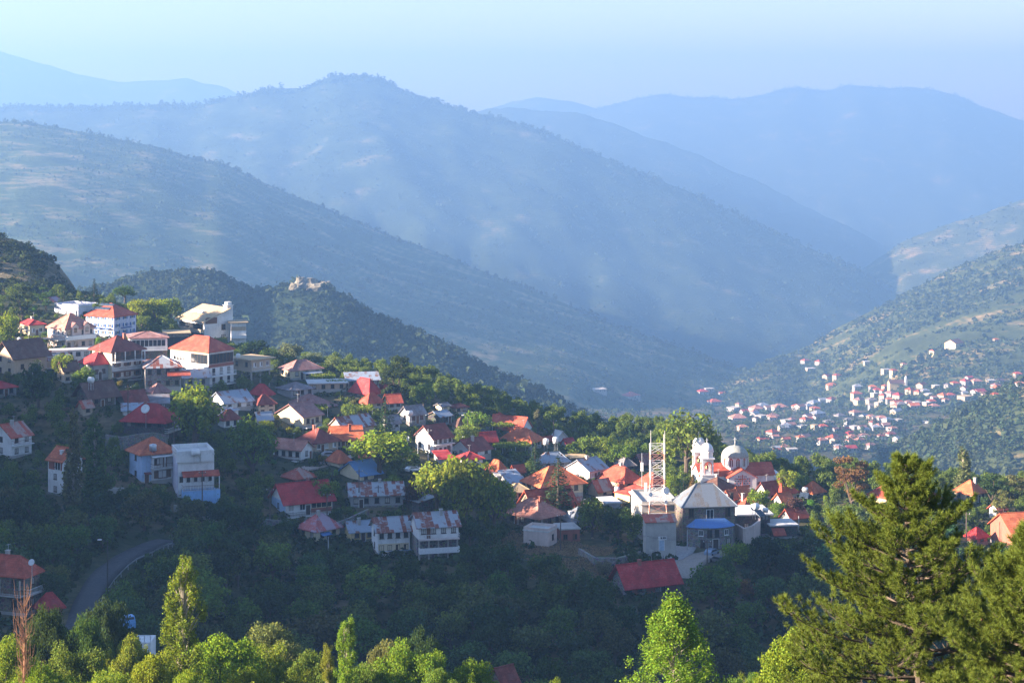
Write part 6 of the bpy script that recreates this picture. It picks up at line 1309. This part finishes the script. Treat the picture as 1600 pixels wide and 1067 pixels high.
for px, Y in sorted(grid_t, key=lambda q: q[1]):
    z = float(ground_z(px, Y)); pyb = HZ - z / Y * F; s = Y / F; x = px * 0 + (px - 800) * s
    if pyb < 455 or pyb > 1120: continue
    dry = 770 < px < 960 and 835 < pyb < 925
    lanec = (1055 < px < 1150 and 858 < pyb < 925)
    if lanec or (dry and trng.random() < .75): continue
    town = Y > 425
    h = trng.uniform(2.8, 5.6) if town else trng.uniform(6, 10.5); w = h * trng.uniform(.8, 1.15)
    ok = False
    for sc_ in (1, .7, .48, .34):
        hh, ww = h * sc_, w * sc_; b = (px - ww / 2 / s, px + ww / 2 / s, pyb - hh / s, pyb)
        if hh < 1.6: break
        if clear_of(x, Y, ww * .40) and shade_of(*b, Y) < .035 and not road_hidden(*b, Y): ok = True; break
    if not ok: continue
    if any(math.hypot(x - q[0], Y - q[1]) < (ww + q[2]) * .36 for q in placed): continue
    if any(t[4] > Y and min(t[1], b[1]) - max(t[0], b[0]) > .6 * (t[1] - t[0]) and t[2] < b[2] + 10 < t[3] - 12 for t in TREES): continue
    placed.append((x, Y, ww)); fill.append((px, pyb, Y, x, z, ww, hh))
def near_nick(px, py, Y):
    best = None
    for H in NK:
        cx, cy = H.pxm, H.py[1]; d = math.hypot(px - cx, (py - cy) * 1.6)
        if best is None or d < best[0]: best = (d, H)
    H = best[1]; dx, dy = px - (H.px[0] + H.px[1]) / 2, py - H.py[1]
    hw = (H.px[1] - H.px[0]) / 2
    if dy > 14 and abs(dx) < hw + 12: rel = 'below'
    elif dy < -14 and abs(dx) < hw + 12: rel = 'above'
    else: rel = 'left of' if dx < 0 else 'right of'
    return best[0], H, rel
area = lambda f: f[5] * f[6] / f[2] ** 2
isb = lambda f: f[6] < 2.7
fill.sort(key=area, reverse=True)
big = [f for f in fill if not isb(f)][:190]; small = [f for f in fill if isb(f)][:230]
keep = big + small; kid = set(id(f) for f in keep)
bucket = {}
def style(f):
    px, pyb, Y, x, z, ww, hh = f; r = trng.random()
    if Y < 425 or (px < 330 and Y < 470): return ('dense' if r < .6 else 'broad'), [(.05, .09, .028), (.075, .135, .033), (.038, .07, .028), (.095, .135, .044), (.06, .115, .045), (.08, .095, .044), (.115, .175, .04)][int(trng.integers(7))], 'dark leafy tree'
    col = ('mid', 'mid', 'bright', 'dark', 'olive', 'mid')[int(trng.integers(6))]; kind = {'mid': 'green tree', 'bright': 'bright green tree', 'dark': 'dark green tree', 'olive': 'olive-green tree'}[col]
    return ('dense' if r < .45 else ('broad' if r < .8 else 'shrub')), tuple(c * trng.uniform(.8, 1.35) for c in GREEN[col]), kind
for f in keep:
    sp, col, kind = style(f); d, H, rel = near_nick(f[0], f[1], f[2])
    if isb(f): kind = kind.replace('tree', 'bush'); sp = 'shrub'
    bucket.setdefault((kind, rel, H.nick, d > 70), []).append((f, sp, col))
for (kind, rel, nick, far), L in bucket.items():
    L.sort(key=lambda q: q[0][0]); n = len(L)
    for i, (f, sp, col) in enumerate(L):
        px, pyb, Y, x, z, ww, hh = f
        where = f'{"well " if far else "just "}{rel} {nick}'
        pre = '' if n == 1 else (ORD[0] + ' ' if i == 0 else ORD[min(i, 29)] + ' from left ')
        w_ = 'bush' if 'bush' in kind else 'tree'
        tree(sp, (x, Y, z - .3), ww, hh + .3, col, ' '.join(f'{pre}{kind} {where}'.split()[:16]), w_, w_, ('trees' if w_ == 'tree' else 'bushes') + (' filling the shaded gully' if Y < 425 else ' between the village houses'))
# what is left is too much to count: one mass of tree cover (sunlit part and gully part)
def cover(fs, cols):
    parts = {}
    for f in fs:
        px, pyb, Y, x, z, ww, hh = f; sp = 'dense' if hh > 3 else 'shrub'; cm = SP[sp][int(trng.integers(len(SP[sp])))][0]
        if cm.name not in parts:
            v = np.empty(len(cm.vertices) * 3, np.float32); cm.vertices.foreach_get('co', v); parts[cm.name] = v.reshape(-1, 4, 3)
        q = parts[cm.name]; q = q[trng.random(len(q)) < .6]; th = trng.uniform(0, 6.28); c, s_ = math.cos(th), math.sin(th); k = ww / 1.0
        Rm = np.array([[c, s_, 0], [-s_, c, 0], [0, 0, 1]]); cen = q.mean(1, keepdims=True); q = cen + (q - cen) * 1.25
        yield (q @ Rm) * np.array([k, k, hh + .3]) + np.array([x, Y, z - .3])
rest = [f for f in fill if id(f) not in kid]
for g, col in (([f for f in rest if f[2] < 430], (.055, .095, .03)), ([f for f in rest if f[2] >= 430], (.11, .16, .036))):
    if g:
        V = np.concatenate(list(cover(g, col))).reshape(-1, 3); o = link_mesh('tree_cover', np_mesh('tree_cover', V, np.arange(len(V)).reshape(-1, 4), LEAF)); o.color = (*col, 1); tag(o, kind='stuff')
print('fill trees', len(fill))

# -- foreground treetops along the bottom edge
def fgt(sp, px, pyt, wpx, Y, col, label, name='tree', vi=None, hmin=9):
    s = Y / F; zt = P(px, pyt, Y).z; zb = float(ground_z(px, Y)); zb = min(zb, zt - hmin)
    e = tree(sp, (P(px, pyt, Y).x, Y, zb - .3), wpx * s, zt - zb + .3, col, label, name, 'tree', None, jit=.08, vi=vi)
for a in [
 ('fg_poplar', 287, 874, 104, 150, (.15, .235, .03), 'tall sunlit yellow-green poplar at lower left', 'poplar', 0), ('fg_poplar', 541, 966, 66, 165, (.15, .235, .03), 'narrow sunlit poplar at the bottom, left of centre', 'poplar', 1), ('fg_poplar', 513, 1008, 46, 170, 'yellow', 'small poplar shoot beside the narrow poplar', 'poplar', 1),
 ('fg_cone', 1052, 932, 185, 140, 'bright', 'big feathery sunlit tree at the bottom, right of centre', 'tree', 0), ('fg_broad', 345, 982, 165, 175, 'bright', 'rounded bright tree right of the tall poplar', 'tree', 1), ('fg_broad', 430, 968, 170, 205, 'olive', 'domed olive-green tree at the bottom', 'tree', 2),
 ('fg_broad', 418, 1006, 130, 180, 'bright', 'bright green tree in front of the domed olive-green tree', 'tree', 0), ('fg_broad', 483, 1008, 110, 175, 'mid', 'green tree right of the domed olive-green tree', 'tree', 1), ('fg_broad', 74, 936, 100, 185, 'pine', 'dark dense conifer with a sunlit top at lower left', 'conifer', 0), ('fg_broad', 164, 924, 110, 205, 'pine', 'shaggy dark conifer below the asphalt road', 'conifer', 1), ('fg_broad', 135, 952, 90, 195, 'dark', 'dark tree overlapping the shaggy dark conifer on its left', 'tree', 0),
 ('fg_broad', 6, 992, 120, 165, 'bright', 'bright tree at the bottom left corner', 'tree', 2), ('fg_broad', 112, 1002, 140, 158, 'mid', 'green tree under the dark conifers', 'tree', 0), ('fg_broad', 205, 982, 100, 185, 'bright', 'bright tree before the concrete basin', 'tree', 1), ('fg_broad', 236, 1016, 130, 146, 'bright', 'bright tree at the foot of the tall poplar', 'tree', 2), ('fg_broad', 62, 1030, 130, 140, 'bright', 'sunlit tree at the foot of the dead poplar', 'tree', 1), ('fg_broad', 170, 1040, 130, 134, 'yellow', 'low yellow-green tree on the bottom edge', 'tree', 0),
 ('fg_broad', 604, 994, 100, 195, 'olive', 'olive tree right of the narrow poplar', 'tree', 2), ('fg_broad', 657, 970, 90, 215, 'pine', 'dark rounded conifer behind bright trees at the bottom', 'conifer', 1), ('fg_broad', 642, 1000, 150, 180, 'bright', 'wide bright tree in front of the dark rounded conifer', 'tree', 0), ('fg_broad', 737, 1022, 100, 180, 'bright', 'bright small tree left of the maroon hut roof', 'tree', 1), ('fg_broad', 572, 1030, 110, 168, 'mid', 'low green tree under the narrow poplar', 'tree', 2),
 ('fg_broad', 390, 1036, 120, 150, 'yellow', 'yellow-green tree low on the bottom edge left of the narrow poplar', 'tree', 1), ('fg_broad', 300, 1040, 110, 140, 'bright', 'bright leafy mass at the base of the tall poplar', 'tree', 2), ('fg_broad', 460, 1048, 110, 150, 'bright', 'low bright tree between the domed tree and the narrow poplar', 'tree', 0), ('fg_broad', 690, 1040, 110, 160, 'mid', 'low green tree on the bottom edge below the wide bright tree', 'tree', 2),
 ('fg_broad', 1248, 972, 190, 112, 'bright', 'bright leafy tree tucked behind the big pine', 'tree', 2), ('fg_broad', 870, 1052, 60, 190, 'bright', 'tip of a bright tree on the bottom edge near the centre', 'tree', 1), ('fg_broad', 1165, 1046, 80, 150, 'mid', 'green treetop left of the big pine', 'tree', 0)]:
    fgt(*a)
def dead_poplar():
    Y = 140; s = Y / F; b = P(38, 1150, Y); e = empty('dead_poplar', b); tag(e, 'bare reddish-brown dead poplar at lower left', 'tree'); r = np.random.default_rng(9); h = (1150 - 898) * s
    m = MB(); m.tube((0, 0, -2), (0, 0, h * .6), .16, .06); m.build('trunk', DEADW, e); m = MB()
    for i in range(150):
        z0 = h * r.uniform(.02, .82); th = r.random() * 6.28; L = r.uniform(.8, 2.4); q = r.uniform(.15, .75); a = (math.cos(th) * .05, math.sin(th) * .05, z0); c = (math.cos(th) * q, math.sin(th) * q, z0 + L * .4); d = (math.cos(th) * q * 1.15, math.sin(th) * q * 1.15, min(h, z0 + L)); m.tube(a, c, .022, .016, 4); m.tube(c, d, .016, .006, 4)
    m.build('twigs', DEADW, e)
    m = MB()
    for i in range(14):
        z0 = r.uniform(0, 4); L = r.uniform(1, 3); th = r.uniform(-.3, .3); m.tube((.9, 0, z0), (.9 + .5 * L * .4, th, z0 + L), .02, .006, 4)
    m.build('side_twigs', DEADW, e)
dead_poplar()
def bare_tree():
    b = P(770, 965, depth(770, 965)); e = empty('bare_tree', b); tag(e, 'small bare whitish tree among the dark gully trees', 'tree'); r = np.random.default_rng(2); m = MB(); m.tube((0, 0, -2), (.3, 0, 2.5), .12, .08)
    for i in range(9):
        t = r.uniform(.2, .9); x = r.uniform(-.6, 1.6); m.tube((.3 * t, 0, 2.5 * t), (x, r.uniform(-.5, .5), 2.5 * t + r.uniform(1.2, 2.8)), .05, .02, 5)
    m.build('branches', m_plain('whitened wood', (.5, .47, .42), .9), e)
bare_tree()

# -- the big pines in front: boughs and needle tufts one by one
def big_pine(px, pyt, Y, half, hvis, label, seed, ntuft, lean=0.0):
    r = np.random.default_rng(seed); top = P(px, pyt, Y); Hh = hvis * 1.75; e = empty('pine_tree', (top.x, Y, top.z - Hh)); tag(e, label, 'pine tree')
    tm = MB(); bm = MB(); prev = None
    nseg = 12
    ax = lambda z: Vector((.18 * math.sin(z * .6 + seed), .12 * math.cos(z * .5), z))
    for i in range(nseg + 1):
        z = Hh * i / nseg; p = ax(z)
        if prev is not None: tm.tube(prev, p, .24 * (1 - (i - 1) / nseg) + .015, .24 * (1 - i / nseg) + .012, 8)
        prev = p
    tips = []; nb = 150
    for k in range(nb):
        f = (k + r.random()) / nb; z = Hh * (.22 + .775 * f); dn = (Hh - z) / hvis      # dn: 0 at the top
        L = half * min(1.0, (.07 + 1.0 * dn ** .93)) * r.uniform(.42, 1.15); th = k * 2.399 + r.normal() * .25
        d = Vector((math.cos(th), math.sin(th), .55 * (1 - min(1, dn)) + .12)); p0 = ax(z); pts = [p0]; q = p0.copy(); st = 7
        for i in range(st):
            t = (i + 1) / st; d2 = Vector((d.x + r.normal() * .08, d.y + r.normal() * .08, d.z + .5 * t * t - .15 + r.normal() * .05)).normalized(); q = q + d2 * L / st; pts.append(q.copy())
        for i in range(st): bm.tube(pts[i], pts[i + 1], .055 * (1 - i / st) * (.4 + .6 * min(1, dn)) + .008, .055 * (1 - (i + 1) / st) * (.4 + .6 * min(1, dn)) + .006, 5)
        nsub = int(7 + 18 * min(1, L / half))
        for j in range(nsub):
            t = .25 + .75 * (j + r.random()) / nsub; i = min(st - 1, int(t * st)); b = pts[i].lerp(pts[i + 1], t * st - i); side = 1 if j % 2 else -1
            dd = (pts[i + 1] - pts[i]).normalized(); sv = Vector((-dd.y, dd.x, 0)) * side; sd = (dd * .7 + sv * r.uniform(.4, .9) + Vector((0, 0, r.uniform(-.05, .5)))).normalized(); sl = L * r.uniform(.16, .34) * (1.15 - .5 * t) + .12
            m_ = b + sd * sl * .55; c = b + (sd + Vector((0, 0, .25))).normalized() * sl; bm.tube(b, m_, .014, .010, 4); bm.tube(m_, c, .010, .006, 4)
            up = (sd + Vector((0, 0, .7))).normalized(); tips.append((c, up))
            if r.random() < .75: tips.append((m_, (sd + Vector((0, 0, .9)) + Vector(r.normal(size=3) * .3)).normalized()))
            if sl > .5: tips.append((b.lerp(c, .75) + Vector((0, 0, .02)), (Vector((0, 0, 1)) + sv * .5 + Vector(r.normal(size=3) * .3)).normalized()))
        tips.append((pts[-1], (pts[-1] - pts[-2]).normalized()))
        for i in range(4, st): tips.append((pts[i], (d + Vector((0, 0, .8))).normalized()))
    tm.build('trunk', BARK, e); bm.build('boughs', BARK, e)
    T = np.array([t[0] for t in tips]); U = np.array([t[1] for t in tips]); per = 84
    n = len(T); Ct = np.repeat(T, per, 0); Ut = np.repeat(U, per, 0); R = unit(n * per, r)
    along = r.uniform(-.09, .05, n * per)[:, None]; dirn = Ut * r.uniform(.35, 1.1, n * per)[:, None] + R * .75; dirn /= np.linalg.norm(dirn, axis=1, keepdims=True)
    b0 = Ct + Ut * along; L = r.uniform(.09, .17, n * per)[:, None]; w = np.cross(dirn, unit(n * per, r)); w /= np.linalg.norm(w, axis=1, keepdims=True); w *= .0058
    V = np.stack([b0 - w, b0 + w, b0 + dirn * L + w * .25, b0 + dirn * L - w * .25], 1).reshape(-1, 3)
    o = link_mesh('needles', np_mesh('needles', V, np.arange(len(V)).reshape(-1, 4), NEEDLE), e); o.color = (.125, .165, .03, 1)
    cm = MB()
    for i in r.choice(n, 60, replace=False):
        c = T[i]; cm.lathe([(.005, -.05), (.03, -.03), (.034, 0), (.02, .035), (.004, .05)], c[0] + .03, c[1], 7); 
        for v in range(len(cm.v) - 35, len(cm.v)): x, y, z = cm.v[v]; cm.v[v] = (x, y, z + c[2] - .04)
    cm.build('cones', m_plain('pine cone', (.10, .05, .025), .9), e)
    print('pine tufts', n)
big_pine(1426, 722, 58, 4.1, 6.6, 'big foreground pine with upturned tufts at lower right', 5, 0)
big_pine(1612, 826, 52, 2.9, 4.6, 'second foreground pine cut by the right edge', 8, 0)

# -- scrub and woods too many to count
def scrub(name, C, rad, n, leaf, col, flat=.7):
    """C (k,3) centres, rad (k,), n leaves per bush"""
    r = np.random.default_rng(len(C)); k = len(C); d = unit(k * n, r); d[:, 2] = np.abs(d[:, 2]); rp = np.repeat(rad, n)[:, None]
    Q0 = np.repeat(C, n, 0) + d * rp * r.uniform(.55, 1.05, (k * n, 1)) * np.array([1, 1, flat * 1.6]); V, Q = leaf_quads(Q0, d + .7 * unit(k * n, r), leaf * rp[:, 0], r, .8)
    o = link_mesh(name, np_mesh(name, V, Q, SCRUB)); o.color = (*col, 1); tag(o, kind='stuff'); return o
srng = np.random.default_rng(55)
def on_hill(h, n, cut, t0=.0, t1=1.02, pxr=(-60, 1660)):
    H = HILLS[h]; a, b = max(H['x'][0], pxr[0]), min(H['x'][1], pxr[1]); px = srng.uniform(a, b, n); yc = np.interp(px, *np.array(H['yc']).T); yb = yc * H['foot']; t = srng.uniform(t0, t1, n); Y = yb + (yc - yb) * t
    z = hill_z(h, px, Y, HSEED[h]); zg = ground_z(px, Y); x = (px - 800) / F * Y; k = (1.3 * fbm(x / 90, Y / 90, 5) + .9 * fbm(x / 330, Y / 330, 9) + srng.normal(0, .18, n) > cut) & (z > zg - 1); return np.stack([x, Y, z], 1)[k]
for h, n, r0, r1, nl, col in (('rocky_knoll', 2600, .5, 1.6, 40, (.04, .055, .024)), ('wooded_spur', 15000, .8, 2.3, 14, (.035, .052, .024)), ('scrub_hill', 26000, 1.0, 2.8, 9, (.045, .065, .03)), ('village_slope', 15000, 1.4, 3.6, 9, (.045, .065, .03)), ('scrub_bank', 9000, .9, 2.6, 12, (.05, .068, .032)),
                              ('peaked_mountain', 22000, 2.0, 4.4, 6, (.04, .058, .028)), ('upper_slope', 6000, 2.2, 4.4, 6, (.05, .065, .03)), ('broad_mountain', 12000, 3.2, 6.0, 5, (.04, .055, .03)), ('shoulder_ridge', 5000, 3, 5, 5, (.04, .055, .03))):
    C = on_hill(h, n, {'rocky_knoll': .5, 'peaked_mountain': -.3, 'wooded_spur': -.75, 'scrub_hill': -.2}.get(h, -.12)); scrub('hillside_scrub', C, srng.uniform(r0, r1, len(C)) * np.exp(srng.normal(-.1, .42, len(C))), nl, .26 if nl > 30 else .55, col)
# tall trees along the skylines
for h, n, r0, r1 in (('scrub_hill', 300, 3.5, 7.5), ('peaked_mountain', 900, 6, 13), ('wooded_spur', 500, 1.8, 4), ('broad_mountain', 400, 8, 15)):
    C = on_hill(h, n, -.5, .97, 1.0); scrub('skyline_trees', C, srng.uniform(r0, r1, len(C)), 16, .4, (.03, .045, .022), 1.0)
C = on_hill('wooded_spur', 420, -2, .55, 1.0, (180, 360)); scrub('spur_wood', C, srng.uniform(2, 3.8, len(C)), 34, .30, (.045, .062, .03), .9)
n = 16000; px = srng.uniform(880, 1660, n); Y = np.exp(srng.uniform(np.log(640), np.log(3000), n)); z = ground_z(px, Y); x = (px - 800) / F * Y
k = (fbm(x / 60, Y / 60, 6) + srng.normal(0, .3, n) > -.15); C = np.stack([x, Y, z], 1)[k]; scrub('valley_trees', C, srng.uniform(1.2, 3.6, len(C)), 16, .42, (.05, .075, .03), .95)
C = []
for _ in range(1100):
    g = hit(srng.uniform(1080, 1600), srng.uniform(570, 720), 1000, 5000)
    if g is not None: C.append(g)
C = np.array(C); scrub('village_trees', C, srng.uniform(2, 5.0, len(C)), 26, .34, (.045, .07, .03), 1.1)
n = 11000; px = srng.uniform(100, 1000, n); Y = srng.uniform(610, 1290, n); z = ground_z(px, Y); C = np.stack([(px - 800) / F * Y, Y, z], 1); scrub('slope_scrub', C, srng.uniform(.6, 2.0, n), 14, .5, (.045, .062, .028))
# undergrowth under the gully trees and dry grass between the houses
n = 16500; px = srng.uniform(-150, 1780, n); Y = srng.uniform(295, 620, n); x = (px - 800) / F * Y; z = ground_z(px, Y); pyb = HZ - z / Y * F
k = ~((px > 770) & (px < 960) & (pyb > 835) & (pyb < 920) & (srng.random(n) < .93)) & ~((px > 1050) & (px < 1160) & (pyb > 855) & (pyb < 925))
rd = np.array([(p.x, p.y) for p in RQ]); k &= (np.hypot(x[:, None] - rd[None, :, 0], Y[:, None] - rd[None, :, 1]).min(1) > 3.6)
hc = np.array([(H.c[0], H.c[1], H.rad) for H in HOUSES]); k &= ((np.hypot(x[:, None] - hc[None, :, 0], Y[:, None] - hc[None, :, 1]) - hc[None, :, 2] * .8).min(1) > .4)
C = np.stack([x, Y, z], 1)[k]; Yk = Y[k]
a = Yk < 430; scrub('undergrowth', C[a], srng.uniform(.5, 1.5, a.sum()), 16, .42, (.04, .065, .025)); scrub('undergrowth', C[~a], srng.uniform(.35, 1.0, (~a).sum()), 14, .45, (.055, .08, .026))
n = 26000; px = srng.uniform(765, 965, n); Y = srng.uniform(395, 445, n); z = ground_z(px, Y); r = srng
C = np.stack([(px - 800) / F * Y, Y, z + .12], 1); k = fbm(C[:, 0] / 6, C[:, 1] / 6, 8) > -.1; V, Q = leaf_quads(C[k], np.tile([0.3, -1, .4], (k.sum(), 1)) + unit(k.sum(), r), .22, r, .35)
o = link_mesh('dry_grass', np_mesh('dry_grass', V, Q, SCRUB)); o.color = (.24, .17, .10, 1); tag(o, kind='stuff')

# ------------------------------------------------------------------ the hazy mountain air
hz_t = NT('mountain haze'); hz_t.n.remove(hz_t.p)
pv = hz_t.n.new('ShaderNodeVolumePrincipled'); pv.inputs['Color'].default_value = (*HAZE_COL, 1)
pv.inputs['Absorption Color'].default_value = (0.10, 0.04, 0.0, 1); pv.inputs['Density'].default_value = HAZE_DENS; pv.inputs['Anisotropy'].default_value = 0.35
hz_t.link(pv.outputs[0], hz_t.out.inputs['Volume'])
hb = MB().box(-26000, 26000, -300, 20000, -1500, 480).build('haze', hz_t.mat)
tag(hb, kind='stuff')
